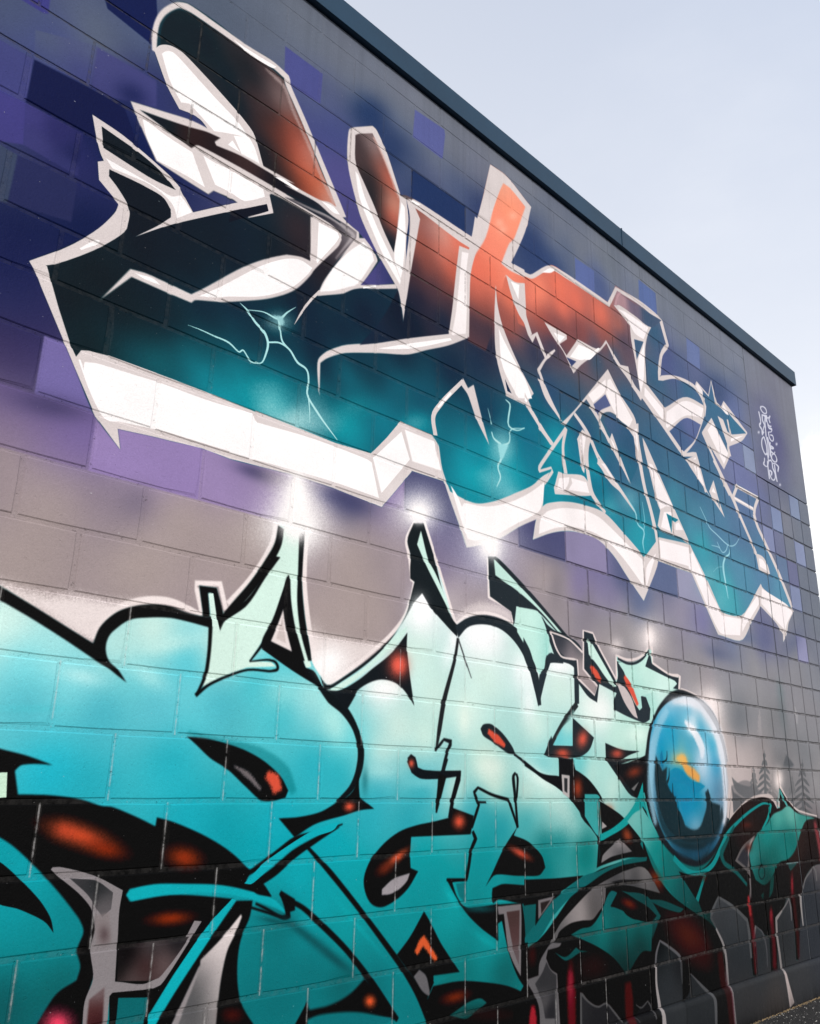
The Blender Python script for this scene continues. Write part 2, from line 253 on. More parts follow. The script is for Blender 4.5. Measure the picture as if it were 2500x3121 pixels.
STROKES = """B|-2832,1263,74,84,112;-2687,1304,92,102,120;-2771,1240,72,80,128;-2816,1074,66,66,127;-2617,1276,58,62,113;-2796,965,56,66,92;-2760,979,42,48,80;-2773,889,30,36,73;-2680,923,28,35,71;-2616,1140,28,36,75;-2337,1643,100,108,125;-2605,1346,80,92,120;-2461,1567,85,95,112;-2586,1307,44,50,91;-2702,1140,30,36,76;-2753,967,50,54,96;-2734,1030,45,46,95;-2301,1692,104,111,124;-2176,1693,106,112,126;-2068,1695,108,114,128;-2213,1483,90,100,125;-2210,1447,72,77,128;-2130,1356,82,80,133;-2161,1455,68,76,125;-2052,1582,45,64,100;-2011,1548,42,57,94;-1960,1560,66,80,112;-1822,1409,44,58,95;-1726,1553,80,92,122;-1656,1754,115,120,132;-1643,1535,50,62,99;-1620,1660,110,114,130;-2074,1271,76,74,125;-2024,1219,74,72,125;-1397,1528,48,64,104;-1322,1530,52,70,110;-1221,1611,85,98,125;-1076,1564,80,94,136;-987,1671,113,121,133;-887,1633,110,118,138;-542,1637,117,124,138;-202,1667,121,127,142;276,1693,122,124,138;458,1391,124,128,140;208,1434,95,96,130;-173,1458,98,110,150;-138,1221,112,120,158;-283,1469,72,87,123;-570,1454,80,94,130;-652,1462,78,87,130;-437,1504,95,104,138;-58,1315,105,117,154;-2768,790,33,38,77;-2760,739,42,46,85;-2721,725,48,48,87;-2749,669,58,52,88;-2723,650,58,52,92;-2737,595,88,78,112;-2688,595,80,74,110;-2727,533,140,126,132;-2695,557,120,105,138;-2655,556,122,106,149;-2619,553,115,100,154;-2723,506,158,144,143;-2663,516,135,120,150;-2653,454,160,146,145;-2557,479,140,126,145;-2648,416,160,146,144;-2542,459,140,128,138;-2685,329,164,150,147;-2502,378,166,152,148;-2347,440,160,146,145;-2434,467,166,152,149;-2492,544,153,135,173;-2356,531,150,134,155;-2305,544,150,136,150;-2254,530,166,152,152;-2296,451,164,150,146;-2080,572,72,74,109;-2129,575,110,104,135;-2117,520,158,145,150;-2051,449,164,150,147;-1960,522,158,145,148;-1962,578,120,107,144;-2001,370,164,150,147;-2087,323,166,152,149;-1834,666,66,70,107;-1805,624,80,78,118;-1747,555,100,95,132;-1658,540,92,88,128;-1764,504,125,115,140;-1718,464,156,144,150;-1529,614,110,104,135;-1687,522,98,92,132;-1687,461,140,130,145;-1352,563,162,150,150;-1500,593,150,138,148;-1450,639,80,80,116;-1348,642,74,78,112;-1246,535,125,115,155;-1159,613,120,114,153;-1027,623,90,96,130;-1080,539,130,124,155;-782,652,96,106,138;-622,647,145,145,170;-1253,442,132,128,140;-1357,472,152,143,147;-1041,486,150,145,150;-936,532,108,116,145;-1178,384,162,152,152;-758,459,146,142,148;-561,539,120,118,158;-692,547,148,142,160;-431,416,142,141,147;-354,493,112,122,150;-716,446,138,133,144;-418,426,130,130,142;-447,482,104,108,136;-87,530,100,104,138;-61,444,140,139,144;-223,350,140,139,143;-549,358,150,143,147;-370,264,112,116,121;-114,242,124,125,128;-438,137,186,174,172;-184,145,150,143,143;157,157,122,124,128;256,305,136,135,140;-372,72,186,173,171;132,421,136,136,142;341,574,118,122,136;238,79,140,138,140;228,1100,125,128,138;487,1060,112,117,130;314,754,110,117,132;55,1121,105,112,145;-10,1136,112,120,158;-108,1141,108,116,156;212,1177,118,125,135;370,1200,115,123,138;25,-406,50,53,58;50,-326,49,52,57;-403,-448,47,50,53;-126,-576,55,56,58;-508,-413,45,48,51;-905,-431,43,46,48;-494,-347,57,60,63;-876,-533,43,45,46;-484,-549,52,52,53;144,-137,105,97,99;-1260,-467,38,38,40;-213,-421,47,49,51;-321,-595,61,58,57;-2597,-230,40,50,52;-2342,1678,92,101,116;-2255,1729,104,111,124;-2212,1691,104,112,125;-2134,1699,108,114,127;-2109,1625,104,111,126;-2012,1720,110,116,129;-2010,1652,100,108,124;-1940,1700,112,117,130;-1932,1631,104,112,128;-1860,1734,114,119,131;-1825,1565,104,112,128;-1761,1744,115,120,132;-1740,1644,112,117,130;-1825,1538,84,92,122;-1692,1618,104,110,128;-1582,1754,116,121,133;-1505,1741,118,123,135;-1418,1720,118,123,135;-1371,1656,104,112,128;-1356,1616,74,86,118;-1392,1538,48,64,101;-1284,1672,112,118,132;-1464,1784,118,122,134;-2229,1714,104,111,125;-2355,1614,95,104,120;-1899,1546,70,82,112;-2157,1550,84,92,124;-2044,1660,108,114,128;-1319,1592,108,116,132;-1202,1627,112,118,131;-1156,1632,112,118,131;-1035,1692,116,122,134;-937,1656,114,121,135;-833,1725,118,124,136;-698,1721,119,125,137;-634,1674,116,123,137;-526,1736,119,126,138;-405,1687,120,126,139;-300,1673,121,127,140;-183,1766,121,127,140;-291,1574,112,120,138;-175,1589,120,127,141;-44,1715,122,128,142;-77,1565,112,120,140;113,1713,124,128,141;82,1584,124,127,140;388,1651,124,126,138;187,1677,124,127,139;429,1543,122,125,137;26,1414,118,124,140;-27,1252,120,124,142;36,1198,112,114,140;386,1270,122,126,138;-484,1683,118,124,138;-587,1583,110,118,140;-1431,589,150,139,146;-1412,539,160,149,149;-1324,522,150,141,147;-1297,468,154,145,148;-1235,468,142,136,146;-1130,459,148,143,150;-1092,417,156,149,150;-1000,453,150,146,149;-905,476,150,147,150;-846,551,138,136,150;-791,586,128,126,150;-749,523,140,137,152;-642,522,132,130,154;-599,452,146,143,150;-476,495,130,132,148;-912,415,156,150,151;-821,375,152,147,149;-1258,374,150,140,144;-664,392,148,145,148;-291,488,130,132,145;-1205,552,128,120,156;-824,406,148,142,146;-651,408,140,138,145;-621,369,148,144,147;-470,366,140,139,144;-342,396,140,140,145;-206,421,142,141,145;-239,280,134,134,138;-165,221,138,136,138;-76,206,126,126,130;188,259,132,132,136;160,340,138,137,142;305,459,130,132,140;81,76,132,130,132;-461,294,124,126,130;-482,187,200,187,183;-499,100,196,184,180;-323,105,176,165,163;-546,253,224,208,200;-198,90,150,143,142;-74,111,112,112,114;-2326,492,160,146,145;-2272,472,164,150,147;-2144,535,160,147,148;-2026,508,160,147,147;-1936,546,150,138,150;-1909,495,160,147,150;-1775,502,120,110,138;-1689,498,140,130,146;-1659,462,156,145,149;-1747,428,186,175,175;-1659,426,170,158,158;-2052,485,164,150,147;-2154,561,130,118,140;143,1192,116,123,135;277,1144,116,122,135;434,1149,114,121,134;411,945,110,117,130;163,1132,112,118,134;455,1086,113,120,133;427,867,110,117,131;415,707,114,120,132
f|-2698,1408 -2602,1487 -2589,1414 -2597,1369 -2688,1384|26,36,76|10.5|2|1|
f|-2799,1247 -2695,1291 -2694,1201 -2792,1189||18.5|2|0.9|-2778,1245,84,94,118;-2740,1269,80,86,124;-2784,1204,70,78,119;-2712,1221,68,72,123;-2707,1278,82,90,120
f|-2695,1289 -2578,1295 -2571,1238 -2656,1202 -2694,1201|70,71,122|26.6|2|0.85|
f|-2848,1188 -2793,1189 -2790,1099 -2833,1096 -2848,1098 -2863,1185|68,71,123|11.3|2|0.85|
f|-2792,1188 -2693,1195 -2633,1201 -2585,1116 -2692,1103 -2792,1099|28,34,70|9.3|2|1|
f|-2847,1089 -2832,1091 -2792,1097 -2783,1018 -2818,1003 -2834,1008|68,65,126|11.1|2|0.9|
f|-2792,1097 -2694,1099 -2690,1010 -2783,1018||11.7|2|1|-2781,1081,64,62,119;-2732,1074,48,48,97;-2700,1050,36,40,81;-2766,1033,62,62,113;-2712,1018,54,56,104
f|-2832,996 -2817,998 -2789,994 -2790,902 -2801,899 -2816,901|60,70,94|10.8|2|1|
f|-2788,993 -2690,1006 -2689,919 -2789,902|44,48,86|11.3|2|1|
b|-26187,12329,337,7,-89,-323|30,36,76|0.7
f|-2841,1289 -2786,1335 -2784,1295 -2791,1290|64,64,127|7.3|2|1|
f|-2300,1590 -2193,1589 -2194,1503 -2278,1495 -2295,1497|78,82,137|10.8|2|1|
f|-1895,1688 -1784,1697 -1781,1680 -1790,1597 -1900,1599|92,98,151|13.6|2|1|
f|-2300,1400 -2100,1400 -2100,1500 -2300,1500|70,76,127|12.0|2|0.3|
f|-1900,1400 -1700,1400 -1700,1500 -1900,1500|36,52,91|12.0|2|0.9|
f|-1900,1400 -1700,1400 -1700,1500 -1900,1500|40,56,95|12.0|2|0.8|
f|-1192,1593 -1087,1596 -1091,1498 -1012,1512 -1023,1501 -1193,1497|92,106,155|18.0|2|1|
f|-809,1696 -696,1694 -696,1605 -793,1603 -815,1620|92,110,158|20.7|2|1|
f|-491,1602 -391,1600 -402,1504 -500,1504|106,120,162|18.9|2|1|
f|-2700,600 -2500,600 -2500,700 -2700,700|112,104,159|12.0|2|1|
f|-2700,600 -2500,600 -2500,700 -2700,700|114,104,159|12.0|2|1|
f|-2600,500 -2400,500 -2400,600 -2600,600|147,127,176|12.0|2|1|
f|-2400,500 -2200,500 -2200,600 -2400,600|149,129,176|12.0|2|0.85|
f|-2800,500 -2600,500 -2600,600 -2800,600|118,98,153|12.0|2|0.35|
f|-2100,600 -1900,600 -1900,700 -2100,700|124,106,155|12.0|2|0.8|
f|-2100,600 -1900,600 -1900,700 -2100,700|124,106,155|12.0|2|0.5|
f|-1900,600 -1700,600 -1700,700 -1900,700|70,72,109|12.0|2|0.9|
f|-1300,600 -1100,600 -1100,700 -1300,700|141,133,166|12.0|2|0.9|
f|-1500,600 -1300,600 -1300,700 -1500,700|76,78,114|12.0|2|0.9|
f|-700,600 -500,600 -500,700 -700,700|151,151,176|12.0|2|0.9|
f|-900,600 -700,600 -700,700 -900,700|92,104,138|12.0|2|0.85|
f|-200,1100 -0,1100 -0,1200 -200,1200|114,120,162|12.0|2|0.5|
f|-100,1200 -0,1200 -0,1300 -100,1300|141,153,180|12.0|2|0.9|
f|100,1000 200,1000 200,1100 100,1100|131,145,178|12.0|2|0.95|
f|0,900 100,900 100,1000 0,1000|131,139,174|12.0|2|0.9|
f|300,1100 400,1100 400,1200 300,1200|135,149,176|12.0|2|0.95|
f|300,900 400,900 400,1000 300,1000|135,145,176|12.0|2|0.95|
f|200,700 300,700 300,800 200,800|131,141,174|12.0|2|0.9|
f|200,800 300,800 300,900 200,900|106,108,146|12.0|2|0.7|
f|100,900 200,900 200,1000 100,1000|106,110,150|12.0|2|0.4|
f|100,800 200,800 200,900 100,900|98,122,155|12.0|2|0.8|
f|200,500 300,500 300,600 200,600|146,146,180|12.0|2|0.95|
f|100,1100 200,1100 200,1200 100,1200|112,120,140|12.0|2|0.4|
f|200,1200 300,1200 300,1300 200,1300|112,120,140|12.0|2|0.4|
f|500,1100 600,1100 600,1200 500,1200|112,120,140|12.0|2|0.4|
b|-20460,15758,552,75,-240,-586|40,58,95|0.8
b|-19696,15126,543,338,21,-575|44,60,97|0.7
b|-26733,5875,647,68,-10,-223|70,64,100|0.75
b|-25136,4688,340,84,42,-332|118,108,128|0.6
b|-22866,5823,487,-23,-48,-167|70,66,104|0.85
b|-22317,5834,583,-27,-83,-273|130,120,130|0.6
b|-21032,5813,500,39,-32,-172|66,66,104|0.8
b|-20485,5802,689,22,-77,-294|66,68,105|0.75
b|-17657,6664,675,-110,-493,-749|62,66,101|0.6
b|-16397,5693,836,172,-5,-486|92,90,125|0.5
b|-14421,6636,692,155,-14,-355|66,68,108|0.7
b|-9113,5766,751,124,-74,-605|88,102,138|0.6
b|-10009,6123,628,113,-43,-397|84,90,125|0.5
b|-2802,5367,1169,-42,-225,-242|90,106,140|0.7
b|-12097,4900,465,48,-185,-830|126,120,128|0.6
b|-13465,5276,358,43,-105,-538|120,114,122|0.5
b|-4685,4537,1062,-61,-220,-246|88,96,124|0.6
b|1522,5637,762,-93,-1136,-786|88,96,128|0.6
b|2115,13206,1733,646,407,-1720|88,88,124|0.7
b|1145,15184,1690,568,-275,-1122|100,102,132|0.6
b|-2877,14464,1188,-106,-1419,-1226|66,82,117|0.7
b|-1862,13959,821,-80,-1273,-1050|100,112,151|0.6
b|-3883,2560,951,60,-135,-632|104,108,114|0.6
b|-40,3681,348,48,33,-457|104,124,128|0.5
b|-64,2879,402,48,49,-675|96,108,112|0.5
f|-2743,817 -2680,882 -2637,940 -2618,981 -2614,996 -2621,1008 -2655,1024 -2662,1058 -2653,1065 -2660,1076 -2669,1099 -2684,1145 -2626,1138 -2509,1099 -2498,1085 -2473,1057 -2396,1119 -2381,1130 -2436,1127 -2446,1113 -2498,1117 -2558,1123 -2593,1174 -2621,1218 -2556,1238 -2499,1254 -2464,1258 -2478,1267 -2497,1270 -2526,1264 -2554,1296 -2590,1361 -2595,1393 -2593,1429 -2584,1464 -2558,1508 -2544,1518 -2533,1522 -2473,1525 -2397,1520 -2332,1527 -2296,1515 -2281,1498 -2286,1499 -2190,1366 -2130,1273 -2100,1234 -2099,1235 -2065,1227 -2019,1203 -2002,1199 -2062,1273 -2080,1314 -2083,1337 -2107,1394 -2107,1488 -2036,1544 -2025,1543 -1992,1504 -1937,1401 -1921,1410 -1896,1414 -1670,1417 -1647,1499 -1594,1699 -1530,1703 -1416,1661 -1431,1582 -1444,1563 -1523,1409 -1449,1415 -1421,1421 -1319,1505 -1297,1510 -1192,1510 -1011,1515 -963,1601 -792,1610 -667,1604 -621,1515 -675,1467 -718,1359 -601,1405 -452,1416 -441,1444 -354,1416 -320,1491 -302,1406 -256,1397 -228,1432 -47,1361 -94,1318 -238,1247 -223,1217 -286,1145 -285,1144 -365,1208 -347,1167 -249,1054 -211,1104 -190,1113 -3,1110 -56,1026 7,932 203,703 141,636 116,595 71,556 76,587 27,620 -95,666 -191,590 -191,590 -271,523 -454,516 -483,549 -605,700 -608,697 -691,696 -812,698 -914,556 -996,613 -1068,666 -1152,699 -1299,686 -1361,668 -1443,631 -1425,695 -1492,657 -1573,608 -1644,576 -1696,559 -1722,601 -1695,560 -1724,610 -1775,702 -1878,699 -1967,592 -2104,601 -2203,602 -2346,593 -2402,597 -2465,592 -2498,590 -2562,584 -2553,550 -2602,594 -2646,664 -2722,787 -2730,802|31,45,57|10.0|0|1|-2406,838,22,44,56;-2524,812,18,34,40;-2352,825,26,70,84;-2442,803,14,58,70;-2478,822,18,40,48;-2303,891,24,46,60;-2562,795,18,34,38;-2595,777,18,33,36;-2501,1022,20,34,42;-2564,948,19,33,40;-2638,845,20,34,39;-2441,1076,23,35,44;-2670,784,21,34,38;-2394,1036,22,36,45;-2549,902,19,34,41;-2467,937,20,35,43;-2517,952,20,35,43;-2425,1025,21,36,44;-2349,1087,31,39,49;-2369,1000,23,37,47;-2595,842,20,35,40;-2529,853,20,37,45;-2434,866,24,41,55;-2370,899,27,43,59;-2328,860,18,46,60;-2254,853,20,54,68;-2500,803,9,46,56;-2542,772,8,52,60;-2575,758,21,41,47;-2611,712,21,35,39;-2553,725,3,84,96;-2628,718,23,34,37;-2209,970,25,39,55;-2169,926,27,41,57;-2093,958,16,42,58;-2056,903,12,58,74;-2403,809,6,80,92;-2448,771,2,104,116;-2347,771,0,136,150;-2211,822,20,84,100;-2266,786,8,116,130;-2178,792,10,84,100;-2164,856,14,44,60;-2087,863,6,100,116;-1992,1060,29,45,61;-2257,1038,40,38,42;-958,1443,190,108,90;-1067,1440,222,114,92;-1273,1383,226,114,92;-1411,1352,238,128,104;-1369,1302,160,84,74;-1277,1310,120,74,74;-1178,1343,140,78,74;-1018,1393,150,90,82;-926,1413,84,74,90;-1103,1325,96,80,92;-1327,1235,60,62,80;-445,1492,90,96,139;-589,1456,84,90,132;-2623,834,20,35,40;-2549,1011,19,35,43;-2369,1050,25,38,49;-2687,772,23,35,41;-2652,724,23,41,47;-2032,1023,27,37,53;-1924,980,20,46,62;-2292,1069,28,36,44;-2231,1142,52,44,48;-2214,1096,45,40,45;-2599,772,19,43,53;-2562,748,6,60,70;-2620,724,14,48,54;-2515,730,2,98,108;-2413,735,0,132,146;-2576,713,6,60,66;-2420,798,8,84,96;-2343,778,4,110,124;-2331,849,24,60,74;-2261,735,0,150,165;-2373,704,0,146,160;-2248,795,4,104,120;-2067,743,0,142,156;-2337,727,0,140,154;-1971,794,2,118,136;-1848,817,0,124,142;-1849,877,14,80,100;-1921,873,6,92,110;-2001,899,10,62,78;-2047,829,4,96,112;-2121,862,14,54,70;-2168,892,14,40,56;-2252,850,16,64,80;-1751,1002,30,46,66;-1843,1114,36,40,58;-1654,1136,40,44,64;-1655,1062,34,50,72;-1623,931,24,62,86;-1733,1301,215,108,86;-1597,1341,236,122,96;-1511,1590,250,152,120;-1589,1426,242,140,114;-1633,1236,150,82,72;-1518,1298,222,116,92;-1654,1176,76,56,66;-1535,1227,150,84,76;-1621,1110,42,46,66;-1524,1088,44,60,84;-1284,1449,232,118,94;-1386,1390,246,136,108;-1057,1449,224,116,94;-1197,1435,226,114,92;-1334,1295,132,76,76;-1053,1384,150,86,80;-1195,1337,110,70,74;-1411,1177,52,58,80;-951,1420,70,72,92;-1345,1080,48,76,108;-1246,1099,54,82,108;-934,1195,56,90,118;-1100,1276,58,82,104;-999,1339,62,82,104;-893,1571,120,92,100;-935,1572,170,140,146;-724,1526,58,92,120;-712,1619,86,100,124;-631,1444,78,90,129;-518,1392,64,104,134;-746,1355,60,96,124;-330,1369,64,106,136;-120,1367,62,110,142;-550,1198,78,94,136;-1436,922,0,128,146;-1418,1003,24,88,112;-1313,935,0,148,164;-1184,1001,46,80,112;-1686,755,0,146,162;-1629,825,10,132,150;-1508,791,14,140,156;-1441,867,16,116,138;-1439,916,30,90,120;-1334,888,4,144,160;-1356,774,0,138,154;-1138,865,24,112,136;-1143,911,0,146,164;-1251,943,34,116,142;-1070,926,50,92,122;-985,933,56,96,126;-919,754,44,152,168;-1055,797,40,134,154;-1004,847,60,120,144;-734,990,62,104,132;-686,943,66,130,152;-522,894,76,130,154;-511,818,64,156,172;-519,1048,62,104,134;-400,891,82,124,154;-368,666,70,162,174;-229,770,84,138,164;-209,920,84,118,150;-608,1085,64,102,132;-792,1093,60,100,130;-503,1116,70,108,138;-163,1037,94,116,152;-26,801,88,128,160;96,749,88,140,166
b|-22614,9122,313,133,18,-216|150,205,208|0.55
b|-21721,7545,492,166,40,-567|150,205,208|0.35
b|-21566,7218,909,292,24,-353|150,205,208|0.5
b|-21874,7268,403,132,20,-279|150,205,208|0.4
b|-22852,7560,596,213,24,-271|150,205,208|0.25
b|-18702,8181,474,153,6,-242|150,205,208|0.35
b|-15573,8482,527,157,-10,-452|150,205,208|0.5
b|-20503,7956,548,185,16,-301|150,205,208|0.2
b|-22675,7222,451,152,35,-405|165,215,214|0.55
b|-22172,7097,470,153,21,-275|190,226,224|0.55
b|-15688,8432,522,155,-13,-629|140,205,210|0.45
b|-16294,7575,743,203,-3,-258|140,205,210|0.25
b|-15773,7490,768,203,-7,-393|140,205,210|0.5
b|-15305,7339,527,135,-6,-220|140,205,210|0.45
b|-4915,7002,647,1,-455,-555|120,190,198|0.5
b|-4226,6365,731,117,-102,-521|110,186,196|0.45
b|-9546,8645,570,143,-48,-431|130,196,206|0.4
b|-10719,8088,530,128,-29,-309|110,190,200|0.3
f|-2580,1379 -2583,1417 -2573,1459 -2552,1491 -2530,1500 -2455,1505 -2387,1507 -2325,1504 -2295,1499 -2293,1489 -2226,1399 -2178,1323 -2129,1262 -2134,1250 -2182,1244 -2331,1240 -2330,1249 -2361,1316 -2388,1333 -2482,1377 -2538,1396 -2560,1394||8.0|0|1|-2340,1302,29,36,44;-2328,1372,44,37,39;-2286,1281,64,45,43;-2303,1228,22,29,33;-2265,1337,150,70,54;-2294,1338,66,45,44;-2299,1441,150,130,128;-2337,1409,82,68,70;-2243,1301,200,94,70;-2222,1314,208,118,96;-2365,1452,22,32,38;-2267,1238,60,44,42;-2210,1246,150,70,52;-2403,1352,21,35,43;-2325,1275,25,34,41;-2565,1439,20,37,43;-2490,1454,20,35,42;-2425,1413,21,35,43;-2389,1471,30,34,38;-2346,1484,66,52,54;-2362,1413,48,38,40;-2314,1479,100,84,84;-2316,1399,58,42,42;-2399,1357,25,35,43;-2330,1301,34,36,40;-2295,1355,110,60,50;-2271,1398,150,72,56;-2329,1414,66,56,58;-2305,1448,110,92,92;-2271,1434,120,90,86;-2251,1351,190,92,72;-2213,1352,190,128,115;-2296,1345,100,54,46;-2278,1289,90,52,44;-2308,1271,22,32,38;-2199,1287,206,100,68;-2174,1270,200,118,94;-2150,1266,205,160,146;-2266,1248,40,36,40;-2232,1282,130,62,44
l|-2345,1494 -2317,1488 -2295,1483 -2267,1437 -2209,1359 -2179,1313 -2137,1264|44,100,104,89,101,102,138|196,176,172|43.6|1|0.55
f|-2591,1360 -2581,1379 -2560,1394 -2538,1397 -2482,1377 -2388,1334 -2361,1316 -2327,1245 -2445,1229 -2442,1244 -2433,1255 -2465,1247 -2464,1259 -2478,1268 -2497,1270 -2526,1264 -2554,1296|216,206,204|6.0|0|1|
f|-2575,1363 -2567,1375 -2555,1382 -2542,1380 -2458,1342 -2395,1316 -2369,1296 -2412,1279 -2448,1262 -2479,1277 -2507,1290 -2524,1281 -2550,1311|253,249,248|6.0|0|1|
f|-2404,1279 -2369,1298 -2354,1282 -2338,1249 -2380,1244|253,249,248|4.7|0|1|
f|-2415,1250 -2406,1266 -2386,1249|253,249,248|3.9|0|1|
l|-2590,1357 -2594,1393 -2592,1429 -2582,1461 -2554,1502 -2535,1511 -2468,1513 -2392,1513 -2326,1518 -2289,1511 -2285,1495 -2233,1423 -2184,1351 -2135,1279 -2111,1242|95,116,101,109,121,173,158,160,173,174,156,159,159,181,195|216,206,204|6.5|0|1
f|-2428,1511 -2392,1512 -2317,1519 -2326,1509 -2396,1503|253,249,248|5.0|0|1|
f|-2621,1218 -2556,1238 -2499,1255 -2463,1259 -2446,1258 -2432,1256 -2445,1238 -2440,1232 -2384,1247 -2328,1250 -2247,1253 -2279,1245 -2182,1250 -2124,1260 -2124,1246 -2094,1234 -2064,1228 -2062,1213 -2095,1165 -2136,1105 -2165,1052 -2195,1076 -2194,1201 -2281,1200 -2304,1196 -2309,1189 -2296,1154 -2353,1111 -2381,1130 -2436,1127 -2446,1113 -2498,1117 -2558,1123 -2593,1174|216,206,204|6.3|0|1|
f|-2602,1211 -2554,1223 -2497,1239 -2464,1250 -2433,1255 -2445,1238 -2440,1232 -2384,1242 -2329,1243 -2246,1242 -2274,1235 -2182,1239 -2143,1229 -2098,1228 -2070,1225 -2071,1206 -2118,1131 -2152,1067 -2172,1020 -2189,992 -2208,951 -2224,922 -2217,947 -2225,1002 -2181,1074 -2120,1163 -2113,1182 -2122,1198 -2142,1205 -2199,1207 -2272,1205 -2244,1215 -2305,1215 -2385,1214 -2464,1210 -2481,1207 -2492,1193||6.5|0|1|-2574,1214,19,33,40;-2485,1228,50,36,36;-2446,1228,40,34,36;-2367,1236,62,46,46;-2280,1231,30,30,34;-2264,1219,34,32,40;-2195,1223,30,36,44;-2123,1217,52,50,58;-2097,1199,130,124,128;-2110,1170,70,62,68;-2154,1088,40,38,44;-2208,1004,31,39,51;-2075,1218,150,142,144
l|-2268,1208 -2200,1215 -2143,1222 -2098,1217 -2077,1213 -2096,1180 -2127,1126|26,54,86,103,98,59,21|176,168,170|26.3|1|0.8
l|-2267,1217 -2214,1220 -2163,1226 -2118,1224|45,45,57,40|31,41,49|17.2|1|0.8
l|-2182,1244 -2149,1253 -2124,1249|67,131,105|216,206,204|7.1|1|1
f|-2175,1250 -2139,1254 -2121,1244 -2138,1239|253,249,248|5.3|0|1|
f|-2299,1240 -2284,1247 -2236,1246 -2243,1239|253,249,248|5.0|0|1|
f|-2594,1194 -2590,1196 -2541,1188 -2489,1185 -2471,1152 -2455,1124 -2496,1127 -2556,1125 -2582,1162|253,249,248|4.2|0|1|
f|-2466,1192 -2443,1191 -2399,1195 -2325,1195 -2319,1179 -2368,1142 -2398,1144 -2434,1142|253,249,248|4.5|0|1|
l|-2399,1193 -2398,1145|9,9|205,200,200|0.0|1|1
f|-2684,1145 -2626,1138 -2509,1099 -2498,1085 -2473,1057 -2396,1119 -2315,1181 -2310,1193 -2296,1152 -2354,1109 -2306,1151 -2313,1166 -2394,1103 -2495,1023 -2527,996 -2578,948 -2531,1003 -2516,1022 -2518,1035 -2533,1050 -2572,1056 -2640,1055 -2639,1041 -2623,1029 -2598,1003 -2593,990 -2594,957 -2632,901 -2716,822 -2743,817 -2680,881 -2637,941 -2618,980 -2615,997 -2655,1024 -2662,1058 -2652,1066 -2659,1076 -2669,1099|216,206,204|5.3|0|1|
f|-2665,1132 -2631,1127 -2593,1121 -2540,1103 -2513,1084 -2558,1081 -2656,1091|20,35,41|3.9|0|1|
f|-2640,1055 -2572,1058 -2534,1054 -2518,1038 -2519,1021 -2534,998 -2578,948 -2594,957 -2593,990 -2598,1003 -2623,1029 -2639,1041|19,34,41|3.9|0|1|
f|-2649,1073 -2643,1073 -2556,1069 -2518,1067 -2501,1080 -2475,1056 -2504,1027 -2514,1048 -2535,1061 -2563,1067 -2635,1060|253,249,248|4.0|0|1|
f|-2669,878 -2645,907 -2638,910 -2638,903 -2665,877|253,249,248|3.6|0|1|
f|-2394,1103 -2353,1134 -2313,1165 -2307,1150 -2355,1111 -2396,1076|28,32,41|4.6|2|1|
l|-2306,1150 -2354,1109|33,6|216,206,204|3.9|1|1
f|-2743,817 -2720,823 -2715,821 -2686,756 -2658,700 -2647,684 -2640,699 -2628,703 -2593,707 -2531,707 -2397,706 -2298,703 -2300,705 -2198,702 -2101,699 -2002,705 -1959,754 -1919,806 -1814,805 -1775,702 -1878,699 -1967,592 -2104,601 -2203,602 -2346,593 -2402,597 -2465,592 -2498,590 -2562,584 -2553,550 -2602,594 -2646,664 -2719,782 -2730,802|216,206,204|5.9|2|1|
f|-2632,680 -2614,685 -2542,689 -2504,691 -2390,691 -2305,697 -2294,682 -2154,690 -2011,687 -2000,684 -1976,610 -2105,613 -2212,610 -2348,604 -2348,607 -2499,604 -2564,597 -2578,593 -2591,599 -2619,637 -2632,669|253,249,248|5.9|0|1|
f|-1997,695 -1915,782 -1887,723 -1969,623|253,249,248|6.1|0|1|
f|-1905,790 -1799,791 -1784,725 -1879,721|253,249,248|6.5|0|1|
l|-1991,671 -1971,626|15,15|228,222,222|0.0|1|1
l|-2641,681 -2616,635 -2591,601|35,30,18|253,249,248|5.6|1|1
f|-2622,801 -2578,882 -2551,887 -2458,886 -2432,912 -2352,997 -2303,1039 -2254,1073 -2253,1073 -2218,1085 -2193,1087 -2200,1197 -2180,1200 -2122,1202 -2113,1193 -2120,1167 -2181,1076 -2189,1058 -2226,1004 -2282,958 -2348,921 -2393,899 -2450,877 -2456,869 -2498,868 -2574,868|216,206,204|6.7|0|1|
f|-2442,889 -2397,932 -2302,1028 -2249,1066 -2218,1077 -2188,1073 -2194,1060 -2230,1010 -2302,953 -2379,917 -2394,909|253,249,248|6.1|0|1|
f|-2569,878 -2534,883 -2519,877 -2549,875|253,249,248|3.8|0|1|
f|-2179,1192 -2126,1195 -2120,1185 -2127,1169 -2177,1089|253,249,248|6.1|0|1|
f|-2069,1209 -2046,1221 -2019,1203 -2003,1182 -2051,1094 -2068,1080 -2098,1053 -2170,1014 -2158,1051 -2117,1127|216,206,204|7.1|0|1|
f|-2049,1210 -2024,1196 -2015,1177 -2077,1076 -2166,1025 -2139,1086 -2090,1163|253,249,248|6.3|0|1|
f|-1993,1190 -1951,1146 -1994,1122 -2052,1094||6.5|0|1|-2011,1130,78,74,128;-1968,1145,56,60,106
l|-2170,1015 -2131,1039 -2055,1089 -1994,1117 -1943,1142|28,56,74,94,111|216,206,204|7.1|0|1
l|-2164,1028 -2189,992 -2209,955 -2224,922|62,55,48,7|216,206,204|5.6|1|1
l|-2045,1091 -2005,1114|37,38|253,249,248|4.6|1|1
f|-2107,1488 -2099,1498 -2036,1544 -2025,1542 -1992,1504 -1937,1401 -1918,1404 -1908,1377 -1902,1350 -1908,1288 -1915,1215 -1916,1057 -1928,1109 -1938,1136 -1951,1149 -2003,1199 -2062,1273 -2080,1314 -2107,1394|216,206,204|7.9|0|1|
